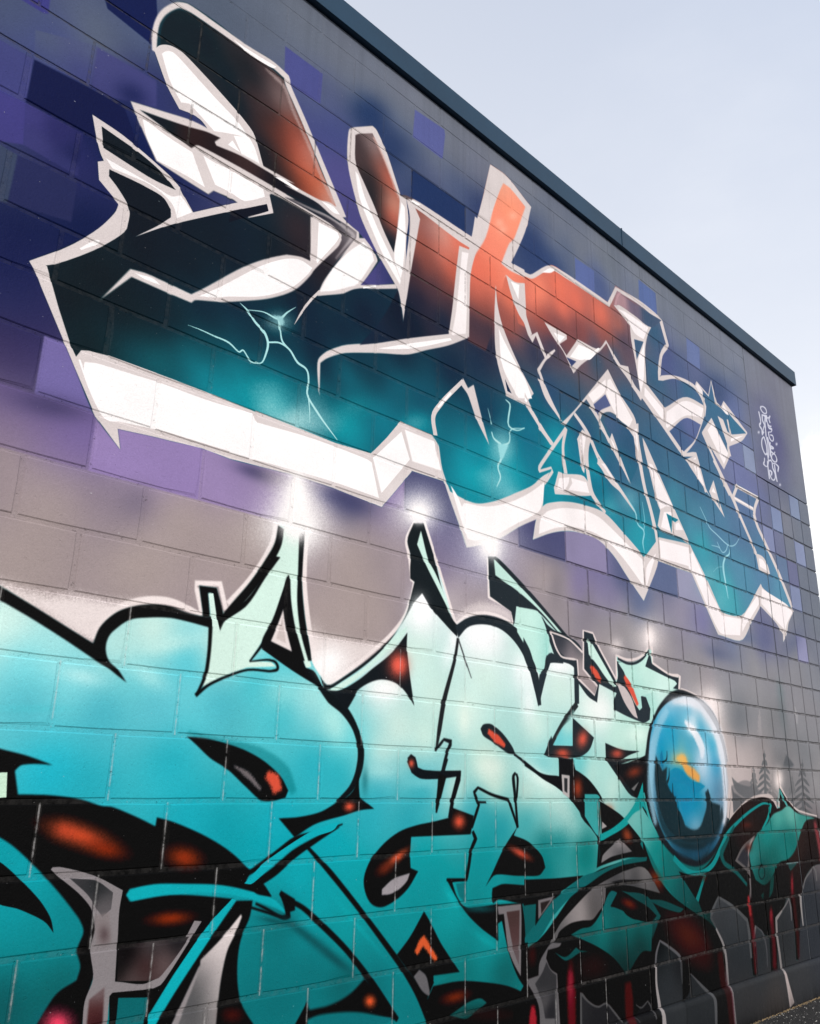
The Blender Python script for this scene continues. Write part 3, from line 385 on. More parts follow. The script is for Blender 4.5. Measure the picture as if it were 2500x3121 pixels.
f|-2088,1483 -2080,1492 -2035,1523 -2003,1482 -1951,1407 -1941,1389 -1944,1318 -1948,1268 -1954,1229 -1990,1274 -2019,1320 -2052,1364 -2081,1404||7.9|0|1|-2074,1477,60,50,52;-2043,1507,120,104,104;-2036,1486,150,128,126;-2056,1449,60,52,54;-2007,1449,140,88,78;-1978,1422,196,100,80;-2032,1390,30,36,42;-2010,1379,70,50,48;-1964,1361,214,148,126;-1968,1324,196,96,76;-2007,1308,40,40,44;-1971,1256,24,36,46;-2025,1346,24,34,40
l|-2032,1514 -1997,1476 -1954,1406 -1942,1386|68,81,66,40|206,168,158|30.3|1|0.7
f|-2083,1384 -2074,1380 -2051,1331 -2028,1297 -2006,1266 -1951,1199 -1929,1164 -1932,1152 -1987,1205 -2027,1259 -2067,1321|253,249,248|6.7|0|1|
f|-1934,1382 -1922,1373 -1917,1283 -1925,1189 -1930,1168 -1951,1209 -1943,1303|253,249,248|7.0|0|1|
f|-2004,1507 -1979,1466 -1973,1457 -1995,1492|253,249,248|5.1|0|1|
f|-1918,1400 -1906,1363 -1905,1314 -1914,1218 -1914,1290 -1909,1346|46,62,98|6.1|0|1|
f|-1917,1401 -1891,1414 -1670,1418 -1616,1577 -1594,1699 -1530,1703 -1416,1661 -1431,1582 -1444,1563 -1521,1410 -1449,1415 -1449,1395 -1509,1383 -1528,1372 -1633,1236 -1687,1202 -1687,1112 -1763,1059 -1841,1015 -1897,982 -2003,944 -2100,904 -2139,876 -2152,862 -2149,786 -2154,811 -2158,868 -2141,891 -2096,925 -1993,974 -1909,1020 -1761,1092 -1877,1090 -1909,1122 -1918,1056 -1916,1212 -1906,1294 -1903,1355|216,206,204|8.2|0|1|
f|-1888,1393 -1720,1379 -1673,1383 -1680,1375 -1724,1365 -1736,1279 -1749,1174 -1762,1092 -1909,1018 -1993,973 -2048,946 -1981,1045 -1938,1134 -1919,1056 -1909,1122 -1897,1202 -1879,1308 -1869,1368||8.1|0|1|-1866,1394,140,86,76;-1829,1369,184,134,126;-1785,1367,214,150,134;-1734,1368,226,118,96;-1858,1304,150,82,70;-1847,1349,150,96,90;-1785,1316,212,120,102;-1839,1250,132,74,66;-1752,1277,196,96,76;-1886,1217,66,48,54;-1814,1203,74,56,64;-1771,1223,128,72,66;-1872,1138,38,40,56;-1782,1121,32,42,60;-1928,1091,24,34,48;-2005,991,31,43,61;-1893,1060,24,36,52;-1758,1180,60,50,60
f|-1538,1668 -1507,1669 -1437,1644 -1496,1502 -1514,1481 -1553,1395 -1516,1391 -1449,1401 -1455,1240 -1483,1239 -1510,1323 -1535,1368 -1566,1266 -1578,1315 -1585,1206 -1621,1100 -1691,1102 -1689,1201 -1679,1328 -1617,1447 -1571,1603||24.2|0|1|-1540,1655,240,160,132;-1511,1590,250,150,118;-1551,1501,246,146,118;-1589,1426,242,138,112;-1597,1346,238,124,98;-1653,1325,234,118,94;-1647,1260,200,104,86;-1633,1225,140,78,70;-1661,1163,70,56,66;-1607,1166,60,52,64;-1517,1352,240,138,112;-1503,1305,224,116,92;-1519,1255,180,98,86
b|-15576,15249,202,108,-3,-153|255,190,165|0.5
b|-15430,15102,203,108,-3,-153|255,190,165|0.5
b|-14956,15812,212,115,-4,-158|255,190,165|0.5
l|-1416,1662 -1449,1560 -1515,1424 -1521,1407 -1449,1415|154,166,154,223,196|216,206,204|10.3|0|1
f|-1596,1696 -1531,1696 -1591,1538 -1632,1458 -1674,1333 -1690,1354 -1671,1423 -1624,1584|216,206,204|12.1|2|1|
f|-1714,1352 -1684,1362 -1695,1269 -1695,1198 -1699,1118 -1751,1093 -1739,1149 -1723,1265|248,240,239|7.7|0|1|
f|-1993,959 -1909,1004 -1757,1082 -1751,1078 -1841,1026 -1897,997 -1951,974|253,249,248|5.8|0|1|
f|-1906,1405 -1894,1409 -1867,1412 -1882,1402|253,249,248|5.2|0|1|
l|-1888,1395 -1792,1399 -1720,1388 -1673,1388|89,157,177,169|216,206,204|8.8|0|1
l|-1648,1487 -1656,1445 -1675,1366 -1687,1308 -1689,1201 -1690,1112|268,259,230,173,88,62|216,206,204|8.0|0|1
f|-1578,1315 -1570,1254 -1550,1200 -1494,1122 -1422,1049 -1463,1002 -1540,1001 -1580,1101 -1585,1206|216,206,204|8.2|0|1|
f|-1568,1187 -1550,1164 -1487,1102 -1460,1081 -1430,1031 -1490,1012 -1552,1077|253,249,248|8.2|0|1|
f|-1545,1048 -1518,1015 -1536,1016|34,50,76|5.7|0|1|
f|-1533,1369 -1498,1364 -1450,1381 -1445,1244 -1482,1271 -1514,1321|216,206,204|8.7|0|1|
f|-1513,1358 -1475,1364 -1480,1315|253,249,248|7.4|0|1|
l|-1457,1410 -1421,1416 -1319,1496 -1246,1503 -1012,1507 -959,1590 -793,1603 -674,1594 -639,1511 -688,1455 -719,1352 -602,1400 -452,1412 -393,1382|140,130,141,182,167,136,199,246,207,156,203,118,164,196|216,206,204|9.5|0|1
f|-1367,1456 -1324,1491 -1298,1498 -1320,1478|253,249,248|6.8|0|1|
l|-1457,1275 -1425,1214 -1401,1241 -1360,1181 -1315,1224|221,207,174,137,59|216,206,204|7.6|0|1
l|-1326,1213 -1368,1170 -1396,1130 -1379,1099|70,82,113,135|216,206,204|7.5|0|1
f|-1400,1102 -1383,1103 -1338,1051 -1295,1003 -1305,1010 -1362,1053|216,206,204|7.5|0|1|
f|-1400,1103 -1375,1103 -1331,1048 -1289,1006 -1299,1011 -1370,1053|216,206,204|7.5|0|1|
f|-1462,1039 -1433,1003 -1345,928 -1353,918 -1449,993 -1463,1008|216,206,204|7.1|0|1|
f|-1462,1026 -1451,1017 -1455,1011 -1463,1013|253,249,248|4.7|0|1|
f|-1362,1295 -1254,1299 -1253,1284 -1291,1253 -1258,1229 -1197,1307 -1082,1321 -1040,1368 -1017,1350 -962,1311 -915,1323 -900,1273 -836,1244 -849,1225 -925,1276 -992,1312 -1038,1357 -1078,1314 -1185,1226 -1227,1182 -1275,1236 -1315,1259|216,206,204|10.0|0|1|
f|-1318,1280 -1263,1288 -1290,1258|253,249,248|6.6|0|1|
f|-1194,1291 -1112,1301 -1179,1244 -1241,1231|253,249,248|6.9|0|1|
f|-1259,1223 -1209,1228 -1235,1202|58,70,110|6.7|0|1|
f|-1166,1251 -1087,1322 -1077,1323 -1138,1261|253,249,248|5.7|0|1|
f|-1297,1002 -1231,1063 -1166,1132 -1039,1267 -978,1207 -894,1147 -884,1100 -865,1004 -875,1010 -911,1086 -944,1107 -1039,1122 -1083,1100 -1099,1072 -1146,1106 -1167,1120 -1223,1063 -1277,1002|216,206,204|9.8|0|1|
f|-1156,1138 -1050,1230 -1061,1186 -1131,1121|246,238,237|8.4|0|1|
f|-1043,1227 -1028,1238 -910,1139 -934,1105 -997,1116 -1057,1179|246,238,237|8.8|0|1|
f|-1130,1116 -1062,1173 -1035,1144 -1096,1106 -1107,1086|84,94,134|8.4|0|1|
l|-1052,1230 -1051,1190|76,76|216,206,204|7.2|0|1
f|-1082,1077 -1039,1120 -983,1102 -906,1087 -891,1005 -956,903 -1029,1027||8.6|0|1|-1041,1102,66,92,124;-930,1051,50,86,116;-960,958,44,100,126
f|-1036,1053 -1024,1034 -995,987 -944,911 -1015,975 -1058,1018|216,206,204|8.5|0|1|
f|-1039,1037 -1029,1027 -1022,1001 -1049,1018|246,238,237|5.6|0|1|
l|-1146,1106 -1099,1069 -1053,1017|163,150,134|216,206,204|8.3|0|1
l|-1232,1053 -1199,1034 -1162,1005 -1119,948|129,151,180,147|216,206,204|7.9|0|1
f|-1123,950 -1083,939 -1058,920 -1007,871 -1061,886 -1124,933|216,206,204|8.1|0|1|
f|-1224,975 -1201,1006 -1189,999 -1177,987 -1193,945|216,206,204|7.8|0|1|
f|-981,1519 -949,1534 -745,1537 -772,1498 -796,1438 -806,1302 -693,1253 -525,1351 -394,1361 -405,1317 -440,1262 -490,1194 -588,1107 -611,1113 -706,1165 -847,1241 -869,1365 -885,1434 -887,1484|216,206,204|11.7|0|1|
f|-981,1519 -952,1558 -934,1579 -795,1586 -668,1597 -745,1537 -855,1536 -949,1534||11.5|0|1|-936,1565,176,140,146;-851,1571,110,98,116;-763,1569,66,86,112
l|-971,1524 -951,1568 -934,1585|123,98,69|190,150,156|15.9|1|1
f|-956,1515 -919,1524 -766,1527 -804,1467 -863,1469 -901,1504|248,240,240|9.7|0|1|
f|-866,1442 -805,1457 -858,1369|66,92,120|8.1|0|1|
f|-813,1431 -798,1470 -823,1308 -846,1253 -856,1327 -843,1385|248,240,240|8.0|0|1|
f|-819,1285 -703,1243 -712,1200 -825,1252|248,240,240|9.7|0|1|
f|-684,1241 -534,1333 -406,1347 -427,1303 -537,1276 -699,1173|246,238,238|10.5|0|1|
f|-679,1170 -539,1266 -439,1272 -488,1204 -585,1126 -619,1133||10.3|0|1|-637,1171,70,92,131;-532,1236,92,104,148;-569,1154,72,98,134
l|-923,1302 -886,1260 -836,1244 -693,1172 -587,1114|200,206,156,164,169|216,206,204|9.6|0|1
l|-453,1409 -441,1439 -354,1415 -321,1488 -298,1406 -256,1400 -229,1430 -47,1361|127,96,74,103,181,89,148,101|216,206,204|11.6|0|1
f|-451,1420 -435,1439 -399,1421 -400,1379|240,232,232|7.5|0|1|
l|-416,1398 -390,1362 -405,1317|201,168,135|216,206,204|11.2|0|1
f|-348,1329 -398,1282 -437,1243 -286,1143 -224,1213 -305,1288|216,206,204|11.2|0|1|
f|-391,1266 -340,1312 -237,1220 -282,1165|246,238,238|11.3|0|1|
f|-295,1354 -251,1353 -224,1313 -197,1311 -44,1362 -95,1317 -231,1249|216,206,204|11.9|0|1|
f|-203,1293 -82,1340 -201,1279|250,244,244|10.0|0|1|
f|-177,1405 -63,1360 -188,1317 -209,1353|60,112,142|10.0|0|1|
f|-256,1397 -224,1432 -195,1390 -217,1386|246,238,238|7.9|0|1|
l|-230,1424 -185,1400 -47,1361|133,120,94|216,206,204|12.1|0|1
l|-214,1366 -198,1307 -231,1249 -224,1213|124,164,175,239|216,206,204|11.7|0|1
l|-594,1110 -499,1142 -447,1014|102,184,159|216,206,204|10.3|0|1
f|-578,1098 -502,1137 -444,1018 -512,1063|216,206,204|8.6|0|1|
f|-535,1107 -503,1129 -474,1074 -493,1068|246,238,238|6.9|0|1|
l|-431,1245 -356,1162 -297,1089 -258,1053|161,164,190,211|216,206,204|11.0|0|1
l|-1400,958 -1342,923|159,146|216,206,204|7.2|0|1
l|-1276,993 -1405,840 -1408,827 -1352,853 -1348,843 -1385,798|119,115,82,73,105,95|216,206,204|7.1|0|1
l|-1276,993 -1295,927 -1285,854|128,123,162|216,206,204|7.5|0|1
f|-1223,977 -1195,1015 -1174,1009 -1155,990 -1183,929 -1195,879 -1206,888|216,206,204|7.8|0|1|
f|-1211,976 -1192,1003 -1178,996 -1197,933|246,238,238|6.5|0|1|
f|-1321,851 -1289,853 -1197,870 -1165,850 -1160,822 -1193,812 -1340,780 -1343,792|216,206,204|7.4|0|1|
f|-1318,832 -1269,848 -1274,829 -1293,804 -1328,799|248,240,240|7.3|0|1|
f|-1261,848 -1186,855 -1174,826 -1276,809 -1256,834|248,240,240|7.5|0|1|
l|-1169,994 -1180,932 -1173,872 -1162,831 -1096,785|191,183,175,205,128|216,206,204|7.8|0|1
f|-1163,1000 -1104,952 -1044,912 -947,844 -919,817 -1046,890 -1128,929 -1111,947|216,206,204|8.2|0|1|
f|-1105,935 -1087,940 -1044,906 -1010,878|240,232,232|6.8|0|1|
f|-1038,1052 -1027,1032 -995,980 -948,906 -1009,976 -1053,1013|216,206,204|8.5|0|1|
l|-1097,1055 -1045,1020|123,124|216,206,204|8.3|0|1
f|-1046,1032 -1033,1025 -1017,996 -1034,1013|246,238,238|5.6|0|1|
f|-948,1102 -876,1137 -879,1077 -871,1007 -899,1008 -911,1079|216,206,204|9.0|0|1|
f|-913,1102 -886,1116 -886,1035 -899,1054|246,238,238|7.5|0|1|
l|-886,1017 -864,921 -837,857 -816,798 -808,745|212,191,192,170,146|216,206,204|8.8|0|1
l|-851,902 -824,796|106,106|216,206,204|8.8|0|1
f|-856,1095 -837,1078 -692,907 -616,819 -592,789 -688,820 -773,864 -828,988 -853,1068|216,206,204|9.3|0|1|
f|-827,1014 -806,1016 -690,901 -743,890 -773,867 -785,896|246,238,238|9.2|0|1|
f|-774,875 -747,886 -683,891 -606,808 -782,803 -801,813|216,206,204|9.2|0|1|
f|-754,869 -701,882 -722,812 -780,813|246,238,238|7.6|0|1|
f|-739,868 -663,864 -687,850 -705,857 -715,808|8,120,140|7.7|0|1|
f|-685,845 -661,856 -636,835 -688,824|246,238,238|6.3|0|1|
l|-1805,807 -1813,852 -1786,896 -1710,982|138,133,126,103|216,206,204|5.9|0|1
f|-1800,882 -1756,936 -1750,933 -1794,880|253,249,248|5.0|0|1|
f|-1710,990 -1691,969 -1670,986 -1643,915 -1611,840 -1662,899 -1694,953 -1716,968|216,206,204|6.3|0|1|
f|-1814,805 -1796,789 -1781,730 -1754,682 -1722,677 -1664,675 -1600,695 -1526,731 -1531,729 -1437,781 -1392,818 -1360,838 -1385,795 -1396,730 -1404,700 -1492,656 -1573,607 -1644,575 -1696,558 -1722,601 -1695,560 -1724,610 -1775,702|216,206,204|9.2|0|1|
f|-1753,699 -1728,676 -1713,654 -1705,666 -1630,675 -1531,711 -1445,760 -1386,802 -1403,724 -1441,696 -1512,657 -1599,607 -1668,581 -1693,580 -1717,623|251,245,244|9.2|0|1|
f|-1392,736 -1341,758 -1278,774 -1195,784 -1101,784 -1005,746 -892,694 -802,771 -811,699 -914,556 -996,613 -1068,666 -1152,697 -1235,696 -1299,686 -1361,667 -1443,631 -1423,696|216,206,204|10.1|0|1|
f|-1381,720 -1311,748 -1188,768 -1129,764 -994,717 -894,679 -907,598 -961,635 -1065,691 -1151,711 -1234,709 -1330,689 -1417,652 -1406,695|250,243,242|10.0|0|1|
f|-887,659 -822,720 -838,692 -894,600|248,240,240|8.5|0|1|
f|-801,776 -603,793 -590,783 -604,698 -691,697 -812,698|216,206,204|10.7|0|1|
f|-795,768 -605,782 -610,718 -795,710|248,240,240|10.6|0|1|
f|-604,802 -591,787 -493,689 -413,602 -375,597 -264,608 -73,754 -63,742 112,707 203,704 206,692 141,636 116,595 71,556 76,587 27,620 -95,666 -191,590 -191,590 -271,523 -454,516 -483,549 -605,700 -620,700|216,206,204|14.2|0|1|
f|-608,774 -595,763 -585,776 -470,644 -442,620 -416,586 -267,594 -289,535 -439,525 -472,551 -595,702 -619,710|248,240,240|11.3|0|1|
f|-265,580 -268,550 -228,585|248,240,240|8.7|0|1|
f|-240,612 -103,711 -109,671 -228,585 -261,580|248,240,240|10.7|0|1|
f|-68,736 154,708 193,687 127,634 102,606 48,623 -88,678|248,240,240|13.7|0|1|
l|-361,1161 -291,1095 -226,1033 -202,1001 -117,904 -85,864|237,213,219,196,169,200|216,206,204|11.3|0|1
f|-89,867 -75,867 -23,863 10,837 22,809 8,803 -76,806|216,206,204|9.7|0|1|
f|-65,852 -33,852 1,826 7,813 -66,821|246,238,238|9.7|0|1|
l|-66,1024 -47,983 6,929 103,827 197,705|250,210,203,211,217|216,206,204|12.0|0|1
l|-200,1103 -11,1103|140,146|216,206,204|11.8|0|1
l|-185,1109 -238,1045|165,162|216,206,204|11.4|0|1
l|-10,1103 -51,1052 -65,1021|181,172,196|216,206,204|12.0|0|1
l|-231,1049 -65,1044|156,146|216,206,204|11.6|0|1
l|-222,1050 -67,1047|62,64|246,238,238|11.6|0|1
l|-185,1106 -17,1106|47,48|246,238,238|11.8|0|1
f|-380,1077 -346,998 -319,951 -405,1004 -422,1024|216,206,204|8.9|0|1|
f|-370,1009 -350,1002 -351,979|64,112,146|7.2|0|1|
f|-388,1048 -370,1029 -402,1028|248,240,240|7.1|0|1|
f|-557,1085 -528,1067 -403,996 -433,1018 -454,1041 -491,1124 -554,1106|216,206,204|10.4|0|1|
f|-521,1093 -485,1097 -452,1032 -496,1052|246,238,238|8.7|0|1|
l|-2355,914 -2336,905 -2317,888 -2293,874 -2284,857 -2286,832 -2296,807 -2309,805|8,43,52,62,56,42,25,14|176,226,226|5.9|1|1
l|-2284,857 -2254,867 -2232,862 -2209,841 -2186,834 -2179,809 -2181,782 -2149,747 -2097,706|34,38,45,54,47,43,45,55,18|176,226,226|6.2|1|1
l|-2335,907 -2299,918 -2262,919 -2243,942 -2223,963|14,22,55,32,7|176,226,226|6.1|1|1
l|-2262,918 -2256,891 -2250,873 -2234,863|85,34,45,36|176,226,226|6.1|1|1
l|-2178,779 -2172,747 -2170,721|35,26,8|176,226,226|6.2|1|1
f|-2279,920 -2254,927 -2249,914 -2256,903 -2264,915|150,200,204|30.6|0|1|
l|-2458,822 -2430,823 -2404,822 -2370,821 -2346,811 -2339,818 -2318,802 -2297,806|7,21,29,38,30,32,32,21|176,226,226|5.6|1|1
l|-1602,880 -1595,866 -1565,856|42,51,81|176,226,226|8.6|1|1
l|-1468,932 -1526,907 -1532,873 -1558,852 -1566,816 -1578,790 -1569,769 -1584,737|17,36,42,83,69,51,50,21|176,226,226|8.7|1|1
f|-1579,854 -1534,865 -1559,818 -1569,815|150,212,216|32.5|0|1|
l|-1616,940 -1600,901|14,42|176,226,226|8.6|1|1
l|-1544,989 -1526,983 -1532,918 -1500,916 -1465,934|25,58,58,36,26|176,226,226|9.1|1|1
l|-503,948 -464,908 -446,888 -393,872 -340,856 -317,852 -288,853 -255,866 -219,895|24,38,40,43,45,43,35,32,21|160,206,222|14.0|1|1
l|-442,824 -385,827 -365,815 -333,829 -317,852|19,30,32,36,38|160,206,222|13.9|1|1
l|-398,846 -380,825|24,39|160,206,222|13.8|1|1
l|-300,853 -312,820 -345,800 -365,774 -369,752 -363,712 -353,653|57,53,76,104,128,104,26|160,214,224|13.9|1|1
l|-448,729 -411,752 -376,761|13,17,17|150,206,216|13.5|1|1
l|-965,856 -930,827 -919,791 -887,777 -897,737 -891,706|36,59,57,61,57,20|150,210,220|11.3|1|1
l|-885,871 -878,806 -887,777|20,39,35|140,200,214|11.5|1|1
l|126,1535 116,1524 128,1513 159,1514 174,1526 170,1537 148,1541 126,1535|60,109,77,45,80,98,60,46|206,208,222|11.3|1|1
l|93,1502 101,1469 100,1454 85,1436 102,1426 100,1400 124,1422|111,109,78,106,112,70,54|206,208,222|11.0|1|1
l|124,1498 122,1471 139,1454 139,1403|101,113,113,106|206,208,222|11.1|1|1
l|124,1497 157,1502 144,1469 144,1445|50,113,96,105|206,208,222|11.2|1|1
l|146,1498 170,1508 158,1476|42,116,87|206,208,222|11.3|1|1
l|202,1510 167,1492 174,1470 203,1470 204,1475|43,70,98,51,96|206,208,222|11.3|1|1
l|172,1475 174,1458 210,1460 200,1446 168,1434|111,88,92,45,42|206,208,222|11.3|1|1
l|168,1434 173,1410 198,1403 213,1417 210,1429 183,1426|113,108,48,83,80,52|206,208,222|11.2|1|1
l|174,1392 169,1371 198,1369 204,1374 176,1376|95,106,54,81,65|206,208,222|11.2|1|1
l|176,1376 166,1349 201,1349 213,1360|89,107,45,58|206,208,222|11.2|1|1
l|166,1349 167,1320 206,1313 222,1328 209,1346 177,1335 170,1318|108,103,48,105,69,48,85|206,208,222|11.1|1|1
l|142,1404 147,1378 139,1312|111,104,100|206,208,222|11.0|1|1
l|118,1399 93,1378 87,1342 110,1319 126,1327 130,1365 117,1396|51,76,109,81,83,108,112|206,208,222|10.9|1|1
l|98,1300 92,1283 80,1269 107,1265 132,1294 130,1333|87,75,103,42,89,106|206,208,222|10.8|1|1
l|123,1294 121,1252 123,1216|102,103,105|206,208,222|10.8|1|1
l|132,1297 166,1304 170,1276 186,1256 180,1234 153,1221 134,1234 133,1255 156,1254 146,1238|45,91,112,111,62,55,108,53,108,74|206,208,222|10.9|1|1
l|170,1297 204,1304 232,1299 217,1273|45,55,115,77|206,208,222|11.1|1|1
l|191,1298 192,1258 198,1224|108,109,111|206,208,222|11.0|1|1
l|207,1520 190,1498 198,1484|67,96,117|206,208,222|11.4|1|1
l|134,1452 121,1435 104,1405|67,71,74|206,208,222|11.0|1|1
l|152,1407 163,1370 157,1325|113,108,100|206,208,222|11.1|1|1
b|690,14022,105,33,-17,-71|206,208,222|1
b|2391,14020,113,34,-20,-74|206,208,222|1
b|2236,12179,110,29,-19,-70|206,208,222|1
f|-2719,305 -2704,300 -2629,293 -2593,299 -2549,298 -2504,302 -2472,306 -2431,301 -2490,284 -2532,254 -2555,231 -2640,264 -2717,292|236,224,221|131.9|1|0.95|
l|-2552,236 -2548,255 -2522,286 -2501,300 -2469,311 -2433,314 -2397,307 -2373,301|135,156,157,137,129,122,103,58|236,224,221|22.0|1|1
l|-2371,300 -2390,353 -2342,360 -2326,317 -2291,349 -2255,401 -2232,438|89,95,114,95,99,97,92|236,224,221|15.7|0|1
l|-2324,328 -2285,376 -2256,423 -2240,459 -2234,497|85,82,79,84,72|236,224,221|13.2|1|1
l|-2159,504 -2161,428 -2159,392 -2148,334 -2135,281 -2142,299 -2123,250 -2096,216 -2076,220 -2043,239 -1982,283 -1927,328 -1889,373 -1869,424 -1865,447 -1878,452|79,102,110,110,125,187,230,208,126,94,84,83,93,101,92,77|236,224,221|14.9|0|1
l|-1865,449 -1874,453 -1882,500 -1892,532 -1867,583|77,91,92,85,88|236,224,221|12.8|0|1
l|-1838,590 -1795,503 -1764,437 -1736,376|87,87,98,131|236,224,221|13.4|0|1
f|-2145,299 -2106,299 -2019,299 -1955,303 -1982,279 -2043,239 -2084,215 -2114,232 -2132,262|236,224,221|100.8|1|0.85|
b|-20924,2504,560,60,23,-370|255,252,250|0.95
b|-21297,2816,234,29,25,-368|236,224,221|0.6
f|-1745,376 -1723,397 -1664,430 -1571,440 -1530,430 -1527,399 -1572,411 -1640,411 -1694,393 -1734,370|218,206,205|132.3|0|0.9|
l|-1734,374 -1694,398 -1640,413 -1572,413 -1530,403 -1529,434 -1571,444 -1618,454 -1618,503 -1619,548|61,75,77,76,65,95,72,93,96,97|236,224,221|14.5|0|1
b|-21867,5462,667,164,62,-822|255,251,249|0.45
b|-21866,4909,965,213,42,-552|255,251,249|0.5
b|-21922,5379,485,118,56,-732|255,251,249|0.9
b|-21885,5703,185,48,49,-654|255,251,249|0.95
b|-21873,4994,534,120,34,-447|255,251,249|1
b|-21881,5112,764,176,49,-641|255,251,249|0.4
b|-18569,6073,311,74,5,-230|255,251,249|1
b|-18596,6106,1013,243,16,-650|255,251,249|0.5
b|-18597,6146,608,147,10,-401|255,251,249|0.5
b|-16112,5901,402,85,-6,-460|255,251,249|1
b|-16114,5751,1364,280,-14,-1024|255,251,249|0.45
b|-16114,5794,723,150,-8,-593|255,251,249|0.5
b|-18433,6065,546,129,9,-402|255,251,249|0.4
b|-8933,4534,295,38,-39,-309|248,236,233|1
b|-8938,4494,934,119,-72,-566|248,236,233|0.6
b|-10757,4023,352,42,-24,-241|248,236,233|0.65
b|-5478,2823,637,46,-80,-430|248,236,233|0.95
b|-5686,2646,1488,101,-147,-798|248,236,233|0.6
f|-2723,301 -2704,295 -2641,267 -2555,229 -2546,256 -2522,283 -2497,295 -2469,303 -2432,305 -2396,299 -2369,299 -2383,350 -2348,352 -2334,316 -2328,309 -2287,339 -2251,398 -2320,324 -2281,374 -2252,421 -2234,457 -2227,492 -2167,506 -2168,427 -2165,394 -2154,330 -2141,283 -2132,249 -2109,223 -2092,207 -2083,208 -2042,233 -1981,272 -1945,301 -1913,337 -1889,373 -1872,412 -1866,443 -1873,460 -1874,464 -1878,501 -1889,533 -1867,577 -1840,583 -1800,503 -1769,444 -1741,379 -1734,370 -1694,393 -1640,407 -1572,407 -1527,401 -1526,400 -1532,432 -1614,457 -1617,502 -1616,552 -1591,557 -1476,501 -1331,414 -1243,367 -1238,362 -1237,422 -1190,424 -1173,401 -1092,307 -1084,318 -1080,376 -1052,368 -1004,366 -945,388 -906,415 -887,415 -885,377 -793,353 -738,351 -747,315 -679,310 -598,291 -535,255 -487,180 -468,101 -465,114 -490,-52 -359,-5 -230,10 -166,-0 -140,-27 -101,41 -66,16 33,-40 179,-59 270,-75 221,-217 113,-217 28,-251 -14,-296 -48,-361 -99,-487 -115,-485 -102,-356 -114,-305 -141,-303 -176,-335 -233,-355 -237,-394 -256,-488 -306,-491 -295,-398 -335,-389 -382,-361 -393,-379 -402,-493 -430,-490 -436,-342 -516,-296 -605,-265 -656,-301 -664,-318 -634,-347 -592,-400 -592,-504 -587,-592 -592,-700 -1516,-529 -2184,-429 -2680,-350 -2751,50|206,237,225|11.5|0|1|-928,-89,19,122,120;-854,-142,18,111,109;-775,-187,14,96,94;-668,-309,6,48,47;-963,-156,13,97,95;-609,-380,10,36,35;-996,-142,14,99,97;-2708,235,206,236,227;-2682,248,206,236,227;-2618,222,166,226,225;-2651,188,120,212,219;-2457,261,208,236,225;-2370,270,150,218,221;-2518,229,190,232,225;-2390,221,84,196,209;-2574,183,130,213,219;-2643,138,86,186,199;-2526,129,74,178,193;-2477,185,110,206,213;-2443,145,92,188,201;-2318,157,78,182,195;-2252,200,70,192,203;-2201,254,90,200,209;-2591,41,38,176,195;-2403,58,44,176,191;-2538,23,44,168,183;-2335,256,214,236,225;-2288,277,214,236,225;-2217,418,212,238,227;-2277,328,208,236,225;-2219,225,100,204,213;-2142,170,140,212,215;-2071,144,160,218,215;-2191,152,70,190,201;-2035,105,96,198,203;-2115,65,46,174,189;-2053,52,44,170,183;-1901,137,206,232,221;-1946,86,198,228,219;-1951,218,234,244,239;-1843,390,245,248,247;-1856,294,208,234,223;-1803,213,206,234,223;-1827,124,206,234,221;-1944,38,100,190,199;-1952,13,46,166,181;-1825,20,50,166,179;-1800,40,120,194,199;-1694,185,212,236,225;-1636,265,208,234,223;-1641,357,244,248,247;-1638,78,206,230,215;-1732,24,190,224,213;-1694,-21,60,164,175;-1450,162,208,234,223;-1453,83,150,210,207;-1609,32,206,228,213;-1488,15,194,219,207;-1423,26,204,228,215;-2183,-33,32,166,181;-2066,-73,26,162,175;-2139,-132,8,164,175;-2043,-123,14,156,165;-1995,-169,10,150,155;-1976,-31,44,164,177;-1872,-32,46,162,175;-1822,-107,24,150,155;-1797,-152,12,140,145;-1844,-189,10,138,143;-1639,-25,44,155,164;-1639,-77,30,146,151;-1582,-54,36,146,155;-1490,-38,59,162,166;-1428,-83,25,118,119;-1640,-128,20,140,145;-1525,-165,16,120,123;-1679,-185,16,130,133;-1736,-203,16,150,153;-1668,-257,10,128,131;-1642,-279,14,138,141;-1695,-326,8,112,113;-1576,-347,5,95,96;-1745,-341,10,110,109;-1933,-232,0,136,141;-1974,-270,0,128,133;-2017,-224,4,146,151;-1863,-354,0,118,123;-2098,-175,0,158,167;-2168,-222,0,112,117;-2092,-270,0,110,115;-2021,-300,2,90,93;-2160,-312,0,108,113;-2170,-191,2,100,103;-1951,-314,0,110,115;-2615,-114,0,156,167;-2608,-157,0,142,149;-2560,-172,0,136,143;-2535,-174,0,132,139;-2575,-223,0,122,127;-2602,-249,2,80,83;-2550,-236,2,90,91;-2225,-100,28,160,173;-2363,-25,34,164,179;-2297,-45,30,156,169;-2205,-128,14,156,165;-2196,-232,0,118,123;-2183,-182,0,124,129;-2208,-293,0,110,115;-1458,48,206,232,221;-1381,-9,171,213,204;-1448,-38,107,186,185;-1299,-48,86,168,165;-1371,-85,27,127,128;-1268,-115,14,112,109;-1440,-145,13,113,114;-1232,68,190,226,215;-1127,19,192,223,212;-1098,-14,125,187,181;-1431,64,150,208,205;-1355,276,208,234,223;-1352,322,236,244,241;-1213,221,216,236,227;-1175,230,232,240,235;-1093,167,186,224,211;-992,172,190,226,213;-1270,87,100,194,195;-1191,47,170,216,207;-1429,77,110,194,197;-1472,297,244,248,247;-901,339,190,228,217;-866,320,206,232,223;-1008,336,170,222,211;-924,270,170,220,209;-1459,414,190,228,217;-1454,359,186,226,215;-1392,358,170,218,209;-1646,348,240,246,245
b|-25655,1792,354,-37,-10,-135|176,230,230|0.8
